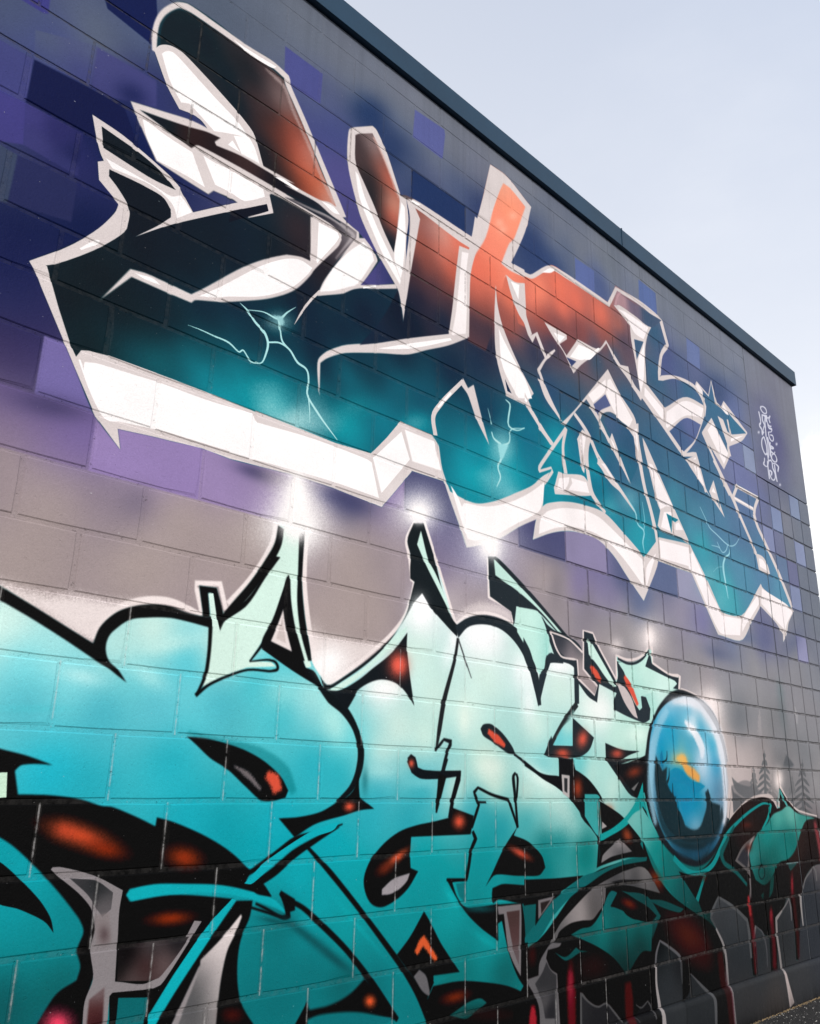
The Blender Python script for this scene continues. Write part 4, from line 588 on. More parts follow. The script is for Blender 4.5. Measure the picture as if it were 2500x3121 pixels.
b|-24607,1919,348,-174,-95,-157|176,232,230|0.7
b|-24247,2454,627,180,49,-153|200,238,230|0.6
b|-21956,1873,433,36,28,-346|150,220,218|0.6
b|-21232,1871,370,-201,-232,-248|170,226,222|0.6
b|-20709,1407,258,87,215,-383|170,226,220|0.7
b|-19447,572,523,11,7,-184|160,216,214|0.7
b|-18350,364,569,7,3,-127|120,200,204|0.6
b|-19370,2140,542,46,8,-208|252,252,250|0.9
b|-18430,3942,341,52,10,-428|255,255,255|0.95
b|-17393,3371,150,19,2,-291|255,255,255|0.7
b|-17557,3051,208,-1,-89,-363|240,248,246|0.6
b|-16466,3606,793,11,-93,-347|255,255,255|0.95
b|-14739,2195,305,23,-17,-460|245,250,248|0.7
b|-15104,3006,201,21,-12,-389|240,248,246|0.5
b|-17053,1659,214,13,0,-418|232,240,226|0.5
b|-16145,717,563,14,-4,-279|228,238,226|0.6
b|-14283,454,820,-327,-167,-135|222,240,230|0.8
b|-13464,3212,841,88,-11,-198|250,252,252|0.9
b|-11757,2266,648,-165,-333,-314|246,250,246|0.8
b|-9852,1719,856,42,-31,-264|220,242,230|0.7
b|-13404,-283,492,120,419,-542|190,218,209|0.6
b|-13893,-467,516,-9,-16,-290|143,198,194|0.5
b|-17413,-1873,102,29,222,-253|40,176,180|0.6
b|-16415,-2724,424,-219,-72,-53|30,158,161|0.6
b|-26290,1269,555,39,10,-64|80,196,206|0.4
f|-2362,341 -2354,341 -2337,295 -2331,309 -2286,345 -2247,397 -2233,428 -2227,487 -2175,498 -2177,400 -2167,345 -2132,238 -2144,234 -2182,287 -2205,353 -2252,261 -2270,234 -2223,237 -2212,230 -2274,222 -2322,201 -2358,181 -2351,232 -2352,287|212,239,226|6.4|2|1|
l|-2378,107 -2311,94 -2235,77 -2180,47 -2155,14|41,106,245,279,130|22,118,124|48.0|1|0.55
f|-2724,304 -2704,295 -2641,268 -2596,248 -2555,230 -2548,255 -2522,284 -2498,296 -2469,304 -2432,306 -2396,300 -2366,299 -2353,300 -2353,281 -2364,282 -2430,287 -2469,282 -2500,274 -2519,259 -2531,244 -2534,227 -2528,209 -2510,195 -2493,176 -2509,185 -2524,194 -2548,205 -2599,230 -2654,255 -2700,274 -2720,282|24,26,27|16.7|0|1|
f|-2369,297 -2383,350 -2348,352 -2333,316 -2329,303 -2335,277 -2341,294 -2354,339 -2358,341 -2364,340 -2356,301 -2351,300|24,26,27|12.1|0|1|
l|-2355,299 -2353,272 -2352,237 -2354,205 -2358,191 -2368,167|84,77,70,69,61,48|24,26,27|10.6|1|1
l|-2370,166 -2349,184 -2312,203 -2272,218 -2221,221 -2208,227 -2213,237 -2228,240 -2269,233|68,51,45,40,46,61,52,41,23|24,26,27|11.2|1|1
f|-2354,341 -2358,340 -2363,338 -2353,300 -2350,284 -2334,277 -2342,297|212,238,226|6.1|0|1|
l|-2269,233 -2247,263 -2224,303 -2209,351 -2196,402|32,59,75,85,36|25,27,28|11.8|1|1
f|-2320,324 -2281,374 -2252,421 -2234,457 -2229,492 -2215,488 -2218,457 -2240,410 -2269,363 -2299,326 -2331,298 -2338,303 -2293,325 -2328,295 -2333,306|24,26,27|10.4|0|1|
f|-2328,309 -2287,340 -2251,397 -2231,432 -2219,432 -2247,390 -2286,328 -2328,295 -2334,280|24,26,27|9.0|0|1|
f|-2197,400 -2193,397 -2188,357 -2177,314 -2148,247 -2156,246 -2147,235 -2126,228 -2100,200 -2174,228 -2245,258 -2247,267 -2226,309 -2198,392|26,29,30|9.4|0|1|
f|-2246,274 -2227,313 -2200,398 -2196,399 -2191,354 -2177,298 -2145,235 -2126,231 -2099,198 -2174,226 -2245,258|26,28,30|9.4|0|1|
f|-2204,336 -2192,293 -2179,261 -2227,274 -2218,296|232,220,217|10.6|0|1|
f|-2204,320 -2193,274 -2216,280|196,182,178|19.9|0|0.7|
f|-2179,486 -2166,495 -2166,427 -2165,394 -2154,330 -2136,268 -2132,249 -2140,248 -2161,297 -2174,357 -2176,406|27,30,31|11.2|0|1|
b|-21873,4994,263,59,25,-323|255,252,250|0.9
f|-2111,223 -2093,208 -2083,209 -2042,233 -1982,274 -1936,312 -1908,341 -1885,380 -1874,417 -1865,447 -1878,452 -1879,475 -1878,501 -1889,533 -1871,578 -1840,585 -1800,503 -1780,450 -1741,381 -1725,370 -1728,346 -1745,355 -1795,386 -1814,399 -1841,426 -1864,402 -1884,373 -1917,329 -1945,297 -1999,254 -2050,221 -2083,201 -2095,197|33,38,41|10.5|0|1|
f|-1848,566 -1859,532 -1830,491 -1791,444 -1758,403 -1745,383 -1769,432 -1803,481 -1822,502|206,237,225|7.1|0|1|
b|-18508,3930,259,40,7,-285|255,255,255|0.6
b|-18736,3748,143,-27,-158,-279|240,250,246|0.7
f|-1883,335 -1884,308 -1873,246 -1859,186 -1871,199 -1904,224 -1952,231 -1993,218 -2021,199 -2043,168 -2083,194 -2091,200 -2062,201 -2015,224 -1980,249 -1925,289|32,36,39|13.6|0|1|
f|-2092,199 -2066,200 -2033,216 -1989,248 -1944,284 -1892,329 -1883,348 -1917,325 -1954,289 -1999,250 -2050,220 -2083,201|206,237,225|7.5|0|1|
b|-19052,2652,280,29,8,-254|226,92,76|1
b|-19052,2652,168,18,5,-160|236,100,82|0.8
l|-2110,204 -2082,184 -2047,164 -2017,131 -2002,97 -2003,62 -2018,28 -2054,-2|97,205,187,141,166,165,134,82|28,32,34|9.8|1|1
f|-2070,191 -2014,204 -2039,168 -2047,164|30,33,36|11.4|0|1|
f|-2003,59 -2003,28 -2000,7 -1962,-14 -1994,-16 -2036,-25 -2107,-40 -2148,-60 -2185,-28 -2139,-26 -2089,-17 -2058,-3 -2018,18|24,26,27|8.0|0|1|
b|-20246,-97,119,31,43,-76|226,88,64|0.95
b|-19884,375,101,1,14,-299|20,90,96|0.5
f|-2378,100 -2345,99 -2301,92 -2259,81 -2218,63 -2183,38 -2168,18 -2173,6 -2195,1 -2222,1 -2257,23 -2297,51 -2332,68 -2360,88|24,26,27|13.0|0|1|
l|-2217,44 -2200,35 -2191,15|125,236,186|222,86,64|43.0|1|0.95
l|-2284,57 -2255,42 -2227,19|22,101,52|118,110,112|29.7|1|0.9
f|-2681,74 -2667,70 -2629,62 -2590,50 -2617,51 -2636,48 -2642,41 -2633,10 -2587,9 -2540,3 -2508,-6 -2494,-7 -2451,-22 -2418,-36 -2417,-23 -2392,-29 -2329,-52 -2278,-78 -2234,-110 -2243,-125 -2214,-127 -2189,-152 -2238,-141 -2298,-131 -2381,-123 -2438,-123 -2453,-131 -2447,-140 -2380,-136 -2297,-145 -2264,-150 -2299,-179 -2343,-197 -2401,-201 -2458,-199 -2480,-213 -2491,-242 -2498,-298 -2565,-287 -2539,-248 -2514,-236 -2511,-220 -2519,-197 -2513,-174 -2520,-160 -2532,-146 -2555,-122 -2596,-84 -2634,-54 -2663,-38|24,26,27|10.6|0|1|
f|-2658,-71 -2643,-77 -2612,-101 -2577,-134 -2562,-155 -2556,-172 -2569,-158 -2597,-143 -2611,-137 -2635,-130 -2649,-122|24,26,27|5.5|0|1|
f|-2676,38 -2652,39 -2648,6 -2670,4|198,228,204|4.3|0|1|
b|-25361,-461,463,-136,-28,-144|196,74,46|0.95
b|-24943,-660,306,-81,-19,-112|150,50,30|0.7
b|-25598,-386,163,-4,18,-124|200,76,50|0.6
b|-23621,-834,291,-62,-22,-149|150,54,32|0.9
b|-23759,-1691,334,-5,21,-93|140,50,28|0.9
f|-2454,-131 -2449,-123 -2411,-119 -2352,-122 -2289,-128 -2239,-139 -2178,-160 -2159,-176 -2151,-183 -2184,-169 -2227,-154 -2288,-140 -2365,-135 -2409,-136 -2444,-140|0,166,176|6.4|0|1|
l|-2231,-165 -2198,-175 -2165,-185 -2151,-186 -2157,-168 -2172,-147|39,44,55,98,56,36|24,26,27|10.6|1|1
b|-21826,-1896,301,-73,-10,-48|0,74,78|0.7
f|-2172,-143 -2140,-159 -2138,-177 -2151,-179|24,26,27|8.4|0|1|
f|-2214,-127 -2189,-152 -2221,-145 -2232,-134|24,26,27|6.9|0|1|
l|-2039,-40 -2095,-54 -2148,-63 -2183,-83 -2226,-107 -2251,-117|24,86,87,96,87,73|24,26,27|7.3|1|1
l|-2047,-45 -2106,-68 -2149,-88 -2187,-113 -2226,-132|19,109,152,156,132|24,26,27|7.4|1|1
f|-2046,-35 -2107,-49 -2151,-68 -2193,-89 -2213,-101 -2246,-128 -2233,-130 -2190,-102 -2159,-81 -2192,-99 -2143,-73 -2095,-58 -2059,-49|24,168,180|6.1|0|1|
f|-2267,-149 -2302,-179 -2333,-213 -2363,-251 -2397,-299 -2409,-312 -2387,-316 -2363,-281 -2316,-221 -2278,-174 -2259,-153|0,166,176|5.1|0|1|
f|-2259,-153 -2227,-155 -2230,-178 -2245,-212 -2248,-251 -2237,-301 -2203,-345 -2358,-320 -2387,-316 -2363,-281 -2316,-221|24,26,27|7.4|0|1|
f|-2248,-174 -2246,-178 -2256,-201 -2268,-222 -2276,-257 -2279,-295 -2280,-333 -2357,-320 -2334,-278 -2317,-240 -2317,-233 -2284,-208||8.4|0|1|-2254,-183,226,214,211;-2280,-218,222,210,208;-2303,-230,214,202,200;-2284,-266,216,205,203;-2291,-289,200,190,188;-2307,-256,120,115,116;-2324,-289,44,48,50;-2345,-309,110,108,110;-2311,-267,52,54,56;-2310,-309,40,44,46;-2288,-317,150,144,143
l|-2317,-242 -2334,-278 -2354,-321|37,72,118|140,134,135|7.5|1|1
b|-22506,-3183,209,-31,11,-111|70,32,22|0.8
f|-2270,-152 -2302,-177 -2332,-211 -2363,-249 -2397,-296 -2397,-318 -2456,-309 -2472,-193 -2456,-191 -2341,-193|24,26,27|5.9|2|1|
f|-2572,-90 -2570,-87 -2561,-87 -2508,-101 -2460,-124 -2462,-149 -2460,-181 -2456,-245 -2400,-253 -2368,-232 -2334,-176 -2321,-178 -2342,-208 -2382,-259 -2393,-262 -2458,-259 -2462,-263 -2460,-304 -2497,-298 -2498,-264 -2490,-238 -2499,-199 -2496,-173 -2504,-148 -2522,-128 -2561,-99|134,128,130|5.6|0|1|
f|-2543,-103 -2525,-105 -2504,-108 -2475,-126 -2475,-148 -2487,-158 -2499,-144 -2512,-128||4.7|0|1|-2503,-114,46,48,50;-2488,-152,96,92,94;-2532,-108,60,60,62
f|-2498,-155 -2477,-152 -2469,-194 -2492,-194|128,118,118|13.9|0|0.6|
b|-24812,-1814,91,-9,18,-130|84,70,72|0.8
l|-2507,-150 -2500,-169 -2500,-191|14,24,20|24,26,27|4.6|1|1
f|-2492,-263 -2471,-250 -2467,-303 -2491,-299||6.7|0|1|-2481,-256,120,108,110;-2483,-277,74,40,40;-2476,-295,58,34,36
f|-2457,-198 -2401,-198 -2340,-198 -2353,-215 -2386,-249 -2397,-251 -2453,-245||4.9|0|1|-2441,-210,24,24,25;-2400,-205,64,60,62;-2363,-202,34,34,36;-2411,-232,60,40,40;-2383,-230,96,80,80;-2428,-245,84,72,72;-2452,-227,30,30,30
f|-2450,-260 -2399,-263 -2400,-274 -2449,-267 -2449,-306 -2457,-304 -2459,-268|24,26,27|5.6|0|1|
f|-2448,-267 -2401,-273 -2399,-283 -2402,-298 -2406,-313 -2447,-306|2,100,104|6.1|0|1|
b|-25330,-2862,204,-32,23,-153|232,68,98|1
l|-2505,-123 -2502,-155 -2499,-197|10,15,15|60,58,60|3.7|1|1
l|-2122,-74 -2063,-122 -1977,-200 -1932,-243 -1873,-301 -1836,-341 -1788,-411|59,104,101,110,119,184,264|24,26,27|7.4|1|1
l|-2172,-147 -2159,-157 -2124,-173 -2081,-203 -2015,-254 -1955,-311 -1888,-381|65,83,85,106,105,123,88|24,26,27|6.9|1|1
l|-2170,-148 -2159,-170 -2153,-186 -2160,-188 -2200,-169 -2221,-160|50,51,63,45,50,39|24,26,27|6.5|0|1
b|-21139,-2170,587,-371,-66,-58|0,70,74|0.7
b|-20464,-2616,478,-320,-73,-55|0,66,70|0.7
b|-19929,-2146,639,-555,-47,-24|0,170,176|0.35
f|-1822,-204 -1803,-226 -1776,-262 -1718,-323 -1794,-320 -1792,-332 -1812,-361 -1850,-316 -1894,-273 -1861,-247|24,26,27|10.1|0|1|
l|-1842,-276 -1824,-254 -1785,-294|117,161,85|222,94,54|36.0|0|0.95
f|-1833,-305 -1815,-317 -1801,-356 -1822,-344 -1848,-315|98,96,99|11.3|0|1|
f|-1794,-338 -1720,-339 -1642,-351 -1560,-370 -1473,-406 -1413,-431 -1399,-486 -1783,-423 -1812,-361|24,25,26|15.6|0|1|
f|-1747,-395 -1685,-379 -1653,-379 -1636,-389 -1669,-400 -1695,-408|4,96,96|12.1|0|1|
b|-17302,-3654,370,8,45,-106|110,44,30|0.9
b|-14745,-4318,160,-24,-13,-309|183,43,57|1
b|-16270,-4121,1232,-185,-2,-176|43,29,26|0.7
f|-1794,-327 -1745,-326 -1789,-335|2,120,122|14.6|0|1|
f|-1972,-302 -1920,-346 -1886,-382 -1927,-370 -1986,-354 -2037,-347 -2086,-346 -2129,-357 -2109,-332 -2102,-322 -2096,-334 -2050,-333 -2004,-321|24,26,27|24.7|0|1|
b|-19578,-3407,128,-18,4,-95|226,88,50|1
f|-2090,-348 -2037,-350 -1986,-358 -1901,-376 -1918,-383 -2086,-357|2,110,116|18.7|0|1|
f|-2129,-357 -2102,-322 -2097,-362|24,26,27|7.0|0|1|
f|-1799,-40 -1752,-33 -1747,-12 -1674,-30 -1680,-54 -1684,-67 -1768,-67 -1861,-67 -1863,-105 -1861,-124 -1840,-131 -1868,-161 -1908,-182 -1939,-188 -1961,-181 -1977,-162 -1983,-138 -1973,-112 -1943,-83 -1895,-57 -1848,-46|24,26,27|16.3|0|1|
f|-1863,-133 -1869,-145 -1891,-160 -1916,-167 -1936,-167 -1936,-157 -1910,-142|150,144,148|8.5|0|1|
b|-18977,-1034,259,127,67,-59|216,88,56|0.95
b|-19286,-1202,198,97,98,-87|110,46,34|0.8
b|-17202,-412,184,-3,0,-142|220,84,60|0.95
l|-1678,-61 -1668,-76 -1683,-99 -1690,-126 -1697,-155 -1758,-151|75,105,90,92,64,55|24,26,27|8.1|0|1
l|-1681,-54 -1657,-8 -1664,-3 -1632,-3|79,83,48,47|24,26,27|8.5|0|1
l|-1658,-6 -1673,17 -1660,27 -1615,13 -1556,2 -1551,-8 -1525,-57|68,85,61,65,76,86,65|24,26,28|8.7|0|1
l|-1530,60 -1537,53 -1531,-4 -1526,-57|50,83,82,82|26,28,30|8.2|0|1
l|-1524,58 -1524,29 -1529,-4|48,47,58|27,30,32|8.3|0|1
l|-1760,85 -1772,55 -1716,56 -1742,-4 -1749,-34|96,86,108,108,119|27,30,32|8.1|0|1
l|-1768,57 -1782,20 -1790,-17|193,115,48|26,29,30|8.0|1|1
f|-1877,75 -1866,88 -1853,81 -1846,64 -1831,60 -1772,56 -1773,44 -1840,44 -1860,53|29,32,34|7.8|0|1|
b|-17052,271,62,-5,-73,-330|150,180,170|0.4
f|-1526,-55 -1540,-73 -1485,-89 -1436,-123 -1427,-145 -1447,-159 -1525,-157 -1611,-152 -1638,-172 -1615,-146 -1577,-100|23,25,25|14.1|0|1|
b|-15171,-1109,341,-129,-72,-68|188,73,55|0.95
f|-1615,-176 -1584,-170 -1464,-180 -1367,-178 -1368,-211 -1508,-215 -1593,-200 -1613,-206 -1617,-190|23,24,25|17.4|0|1|
f|-1758,-151 -1736,-178 -1700,-216 -1657,-247 -1596,-280 -1597,-208 -1668,-209 -1700,-206 -1726,-185 -1741,-157 -1697,-155|24,26,27|14.3|0|1|
f|-1730,-160 -1697,-160 -1700,-197 -1718,-186|4,110,114|11.0|0|1|
b|-16572,-2129,520,-41,-1,-75|4,89,93|0.6
f|-1599,-209 -1514,-212 -1494,-307 -1473,-406 -1531,-359 -1564,-303 -1585,-242 -1600,-247|23,25,25|10.9|0|1|
f|-1597,-213 -1519,-214 -1518,-239 -1524,-355 -1547,-328 -1564,-300 -1578,-229 -1595,-229|114,109,111|8.4|0|1|
f|-1569,-226 -1524,-226 -1530,-333 -1546,-305||8.5|0|1|-1545,-242,69,53,52;-1540,-269,80,59,59;-1536,-319,94,83,85
f|-1511,-214 -1462,-211 -1440,-205 -1375,-206 -1467,-252 -1474,-265 -1501,-270|22,24,24|8.9|0|1|
f|-1509,-218 -1462,-218 -1466,-249 -1474,-276 -1505,-293|5,87,88|12.3|0|1|
f|-1458,-212 -1391,-211 -1458,-248|111,106,108|9.1|0|1|
f|-1447,-219 -1412,-216 -1446,-237|52,43,43|9.1|0|1|
l|-1725,343 -1734,300 -1771,198 -1783,144 -1793,98|84,91,137,128,49|40,42,44|18.6|1|1
l|-1725,343 -1702,300 -1680,259|43,43,22|70,74,76|10.7|1|1
f|-1734,370 -1694,393 -1640,408 -1572,408 -1527,399 -1482,365 -1450,323 -1434,284 -1426,219 -1439,217 -1452,257 -1477,312 -1515,353 -1572,382 -1640,386 -1694,371 -1724,344|40,47,52|17.5|0|1|
f|-1439,214 -1417,285 -1395,340 -1379,350 -1329,337 -1329,329 -1384,326 -1411,278|43,51,57|13.6|0|1|
l|-1793,101 -1769,123 -1746,119 -1759,96 -1773,56|73,64,101,86,96|32,36,39|7.4|0|1
f|-1876,82 -1866,90 -1853,84 -1846,64 -1831,60 -1716,59 -1716,50 -1774,44 -1840,44 -1864,54|29,32,35|7.9|0|1|
b|-18643,716,84,2,2,-83|216,92,70|0.95
l|-1722,54 -1744,-3|109,107|27,29,31|8.2|1|1
l|-1773,51 -1782,10 -1790,-23|256,136,48|25,28,29|8.0|1|1
f|-1651,151 -1643,160 -1619,164 -1577,147 -1538,115 -1528,100 -1554,102 -1614,126 -1643,138|37,43,47|16.3|0|1|
l|-1625,148 -1596,133 -1566,118|103,207,87|214,84,64|36.3|1|1
l|-1532,101 -1479,77 -1428,53 -1347,29|68,69,84,84|31,36,39|11.6|1|1
l|-1530,61 -1539,52 -1532,-0|38,71,70|28,32,34|7.3|1|1
l|-1529,59 -1522,50 -1528,-0|42,72,70|28,31,33|7.4|1|1
f|-1428,55 -1369,56 -1346,51 -1348,19 -1370,29|29,33,35|11.9|0|1|
f|-1619,552 -1591,557 -1476,503 -1316,409 -1294,396 -1332,398 -1423,444 -1451,445 -1515,447 -1525,398 -1535,431 -1614,456 -1617,502|42,49,54|11.4|0|1|
f|-1597,550 -1593,511 -1497,482 -1416,448 -1339,404 -1330,406 -1402,448 -1516,509|196,232,220|9.4|0|1|
f|-1397,398 -1381,406 -1302,402 -1243,367 -1268,338 -1261,300 -1187,275 -1212,264 -1290,327 -1364,335 -1394,320 -1425,255 -1437,254 -1430,291 -1396,343 -1378,351 -1367,346|44,52,58|10.8|0|1|
f|-1416,437 -1382,403 -1392,350 -1364,347 -1430,291 -1449,318 -1481,352 -1514,385 -1515,447 -1430,448||9.4|0|1|-1472,420,196,232,220;-1455,351,190,230,218;-1385,355,160,216,206
f|-1413,439 -1382,405 -1364,347 -1393,401|43,51,57|10.7|0|1|
f|-1397,341 -1387,348 -1345,347 -1270,339 -1264,301 -1266,234 -1286,230 -1283,330 -1351,332 -1385,324 -1403,291 -1436,215 -1457,267 -1469,300 -1457,283 -1434,256 -1414,296|44,52,58|12.6|0|1|
f|-1490,375 -1465,346 -1446,300 -1434,256 -1438,214 -1448,255 -1459,285 -1474,303 -1491,333|42,50,55|16.2|0|1|
f|-1418,439 -1394,421 -1330,402 -1301,403 -1249,381 -1238,362 -1234,425 -1189,427 -1171,398 -1086,304 -1077,322 -1080,362 -1056,361 -1036,319 -1003,260 -976,237 -961,245 -964,278 -936,276 -916,245 -924,215 -953,205 -988,208 -1048,218 -1107,231 -1096,264 -1088,275 -1170,292 -1184,243 -1222,254 -1268,287 -1270,345 -1345,346 -1382,396|44,52,58|14.1|0|1|
f|-1217,406 -1205,403 -1193,394 -1087,293 -1100,291 -1143,316 -1175,341 -1213,365|206,237,225|9.4|0|1|
l|-1207,336 -1181,316 -1160,299|128,209,106|216,88,68|34.6|1|1
l|-1045,324 -1019,299 -983,251|118,247,127|216,88,68|37.1|1|1
f|-1086,304 -1059,301 -1015,270 -987,214 -1007,219 -1051,253|198,186,184|12.2|0|1|
f|-1368,396 -1302,389 -1244,365 -1241,324 -1183,288 -1194,263 -1261,294 -1267,345 -1322,348 -1350,363||11.1|0|1|-1331,382,50,54,62;-1292,359,150,138,142;-1253,333,176,162,160;-1208,289,160,146,146;-1262,373,70,72,80
l|-1381,404 -1302,394 -1241,367|45,50,67|228,214,211|7.7|0|1
l|-1378,404 -1358,365 -1339,347 -1267,345 -1264,296 -1194,261 -1180,286 -1241,324 -1234,426 -1189,425 -1168,395 -1085,311|69,67,47,61,67,54,72,75,65,60,73,58|228,214,211|7.9|0|1
f|-1073,359 -1060,361 -991,362 -907,401 -930,363 -825,346 -760,335 -758,325 -782,319 -779,312 -869,297 -914,289 -959,278 -966,274 -1011,307 -1048,339||11.7|0|1|-1034,348,186,228,216;-936,343,196,232,220;-828,323,206,236,226;-977,302,180,226,214
l|-1074,370 -1026,362 -991,365 -946,382 -900,414|72,78,73,83,57|44,52,58|12.7|1|1
f|-900,414 -892,376 -793,353 -738,349 -745,313 -779,314 -753,330 -764,337 -825,346 -930,363 -903,404|44,52,58|13.6|0|1|
l|-1084,314 -1081,378 -1025,372 -975,380 -925,403 -898,431|82,59,75,74,78,52|228,214,211|11.4|0|1
l|-885,427 -887,377 -793,354 -732,355 -743,315 -671,309 -598,295|93,77,65,116,112,88,106|228,214,211|12.5|0|1
l|-1275,233 -1332,187 -1390,127|164,155,146|44,48,50|13.6|1|1
l|-1290,215 -1333,174 -1368,144|86,104,60|120,160,155|26.2|1|0.7
f|-1297,197 -1206,153 -1227,124 -1257,108 -1287,101 -1402,99 -1420,104 -1389,149 -1382,127 -1302,129|38,45,49|12.5|0|1|
f|-1302,193 -1302,129 -1384,127 -1338,174||8.3|0|1|-1316,178,170,220,212;-1357,138,110,196,200;-1312,140,120,204,206
b|-12573,1470,226,-12,-81,-209|216,90,72|0.95
b|-13448,1100,272,9,-6,-108|206,84,64|0.9
b|-13309,933,164,5,-8,-124|200,78,60|0.9
f|-1362,100 -1312,97 -1311,75 -1294,72 -1238,50 -1188,12 -1172,-7 -1199,9 -1206,11 -1271,39 -1306,67 -1277,-37 -1214,-82 -1203,-125 -1220,-158 -1205,-86 -1263,-41 -1344,18 -1425,49 -1495,76 -1495,87 -1465,71 -1425,60 -1362,55|26,29,31|13.3|0|1|
f|-1358,89 -1300,99 -1291,67 -1264,39 -1206,15 -1190,5 -1197,-82 -1211,-86 -1270,-37 -1324,7 -1372,30 -1425,51 -1363,54|26,29,31|13.4|0|1|
f|-1258,15 -1202,14 -1193,9 -1199,-86 -1214,-80 -1261,-37|59,156,155|10.5|0|1|
f|-1352,60 -1319,58 -1323,5 -1350,16|175,169,167|10.1|0|1|
f|-1342,52 -1328,51 -1331,17 -1343,22|48,50,52|8.1|0|1|
b|-12868,287,195,2,-16,-230|157,61,40|0.9
b|-11632,-261,227,-73,-178,-148|172,73,48|0.95
f|-1155,142 -1084,129 -987,127 -1046,114 -1083,101 -943,115 -950,5 -991,5 -1044,12 -1104,58 -1156,100|33,38,41|14.0|0|1|
f|-1086,91 -965,114 -949,115 -1071,90|170,220,206|9.5|0|1|
b|-11009,1168,286,10,-12,-117|190,80,64|0.9
b|-10242,697,461,116,98,-120|150,58,40|0.9
f|-1040,32 -998,50 -1035,24|107,105,105|11.7|0|1|
f|-1036,98 -917,129 -934,34 -905,-55 -903,-103 -967,-45 -1013,5 -1029,11 -1037,20 -1090,62 -1121,87|26,29,31|14.2|0|1|
b|-10220,723,369,93,98,-120|130,54,38|0.8
f|-1042,29 -1001,48 -1028,24|107,105,105|9.4|0|1|
f|-1192,-1 -1100,-35 -1070,-52 -992,-109 -986,-143 -1079,-139 -1205,-153 -1220,-156 -1203,-125 -1211,-86 -1192,-86|21,23,24|13.0|0|1|
f|-1110,-92 -1055,-125 -1158,-135 -1199,-146 -1192,-130||10.7|0|1|-1107,-101,132,127,128;-1110,-129,77,77,79;-1181,-138,118,115,116
f|-1187,-50 -1166,-62 -1190,-68|155,150,149|10.7|0|1|
b|-10732,-854,211,32,109,-182|141,64,42|0.9
f|-982,47 -982,11 -973,-28 -989,-15 -1035,-44 -1104,-72 -1161,-87 -1200,-98 -1199,-80 -1144,-67 -1068,-35 -1017,3|31,147,145|11.3|0|1|
l|-980,20 -965,-32 -924,-94|66,110,75|59,157,154|11.9|1|1
f|-1070,-52 -1034,-32 -990,-21 -902,-99 -820,-167 -737,-251 -616,-389 -675,-348 -745,-298 -844,-260 -915,-192 -992,-109||14.4|0|1|-1035,-44,113,180,173;-971,-80,84,165,159;-941,-119,23,124,121;-867,-174,13,103,101;-802,-233,9,80,80;-727,-304,7,61,60;-656,-358,6,40,39
l|-1008,-104 -994,-125 -987,-153|114,92,96|11,109,107|11.5|1|1
f|-999,-100 -949,-178 -868,-242 -781,-282 -652,-337 -572,-406 -750,-328 -926,-271 -1000,-175|20,22,22|14.4|0|1|
f|-1221,-164 -1144,-152 -1047,-149 -980,-155 -949,-182 -903,-231 -844,-260 -818,-275 -745,-298 -620,-384 -592,-402 -591,-511 -593,-618 -1548,-462 -1547,-405 -1523,-381 -1502,-363 -1503,-333 -1496,-304 -1459,-291 -1434,-279 -1387,-249 -1317,-203|20,22,22|14.3|0|1|-776,-364,28,23,22;-1085,-195,20,21,21;-1252,-369,25,22,22;-1445,-244,20,22,22;-675,-459,18,19,19;-1476,-409,25,22,23
b|-7836,-3543,687,160,950,-699|71,35,23|0.95
b|-7259,-4110,499,65,478,-475|48,27,21|0.7
b|-12525,-3694,807,-96,-28,-341|43,27,22|0.8
b|-13231,-3925,511,-66,-18,-264|33,24,23|0.7
b|-11404,-4234,573,-75,-29,-278|33,25,23|0.7
b|-14819,-3188,186,-21,-10,-256|56,30,25|0.8
b|-10330,-3762,617,-70,-44,-366|28,24,23|0.7
f|-1214,-164 -1079,-143 -983,-141 -987,-151 -1113,-157 -1184,-169 -1252,-189 -1331,-213 -1400,-247 -1466,-293 -1508,-292 -1508,-282 -1470,-259 -1412,-222 -1337,-191 -1280,-172||9.8|0|1|-1079,-143,9,85,85;-1309,-189,9,96,98;-1446,-264,7,97,99;-1160,-155,9,88,88
b|-9428,-1991,249,40,207,-259|110,48,31|0.9
f|-1504,-166 -1376,-170 -1276,-170 -1391,-209 -1432,-234 -1470,-262 -1464,-204 -1505,-204|22,23,24|12.8|0|1|
f|-1457,-211 -1393,-207 -1458,-250|111,106,108|9.1|0|1|
f|-1449,-217 -1411,-214 -1447,-240|45,40,40|7.3|0|1|
f|-1239,-201 -1162,-182 -1082,-168 -999,-167 -928,-233 -1005,-218 -1117,-200 -1183,-202 -1194,-238 -1221,-255 -1244,-268 -1294,-267 -1342,-270 -1383,-284 -1397,-300 -1416,-302 -1382,-270 -1319,-236||12.1|0|1|-1083,-179,99,97,98;-1000,-175,108,105,105;-954,-219,80,79,80;-1132,-188,66,66,68;-1210,-210,96,93,94;-1293,-253,148,140,139;-1328,-261,128,122,122;-1242,-246,79,76,76;-1376,-278,87,86,87;-1053,-201,58,58,60
f|-1163,-192 -1116,-189 -1003,-196 -1053,-203 -1117,-199 -1130,-210 -1141,-197|25,25,26|10.7|0|0.8|
f|-1181,-224 -1161,-212 -1135,-217 -1142,-230 -1165,-248 -1123,-251 -1101,-269 -1063,-284 -1010,-288 -965,-304 -981,-327 -990,-365 -1031,-361 -1091,-394 -1108,-405 -1164,-361 -1221,-333 -1290,-308 -1337,-293 -1295,-284 -1252,-282 -1222,-266 -1198,-245||14.5|0|1|-1151,-226,8,88,90;-1209,-286,8,111,109;-1096,-292,7,98,96;-1016,-304,8,90,88;-1247,-301,8,88,87;-1131,-327,7,80,79;-1038,-349,7,53,52;-1134,-365,6,48,47;-1107,-398,6,45,45
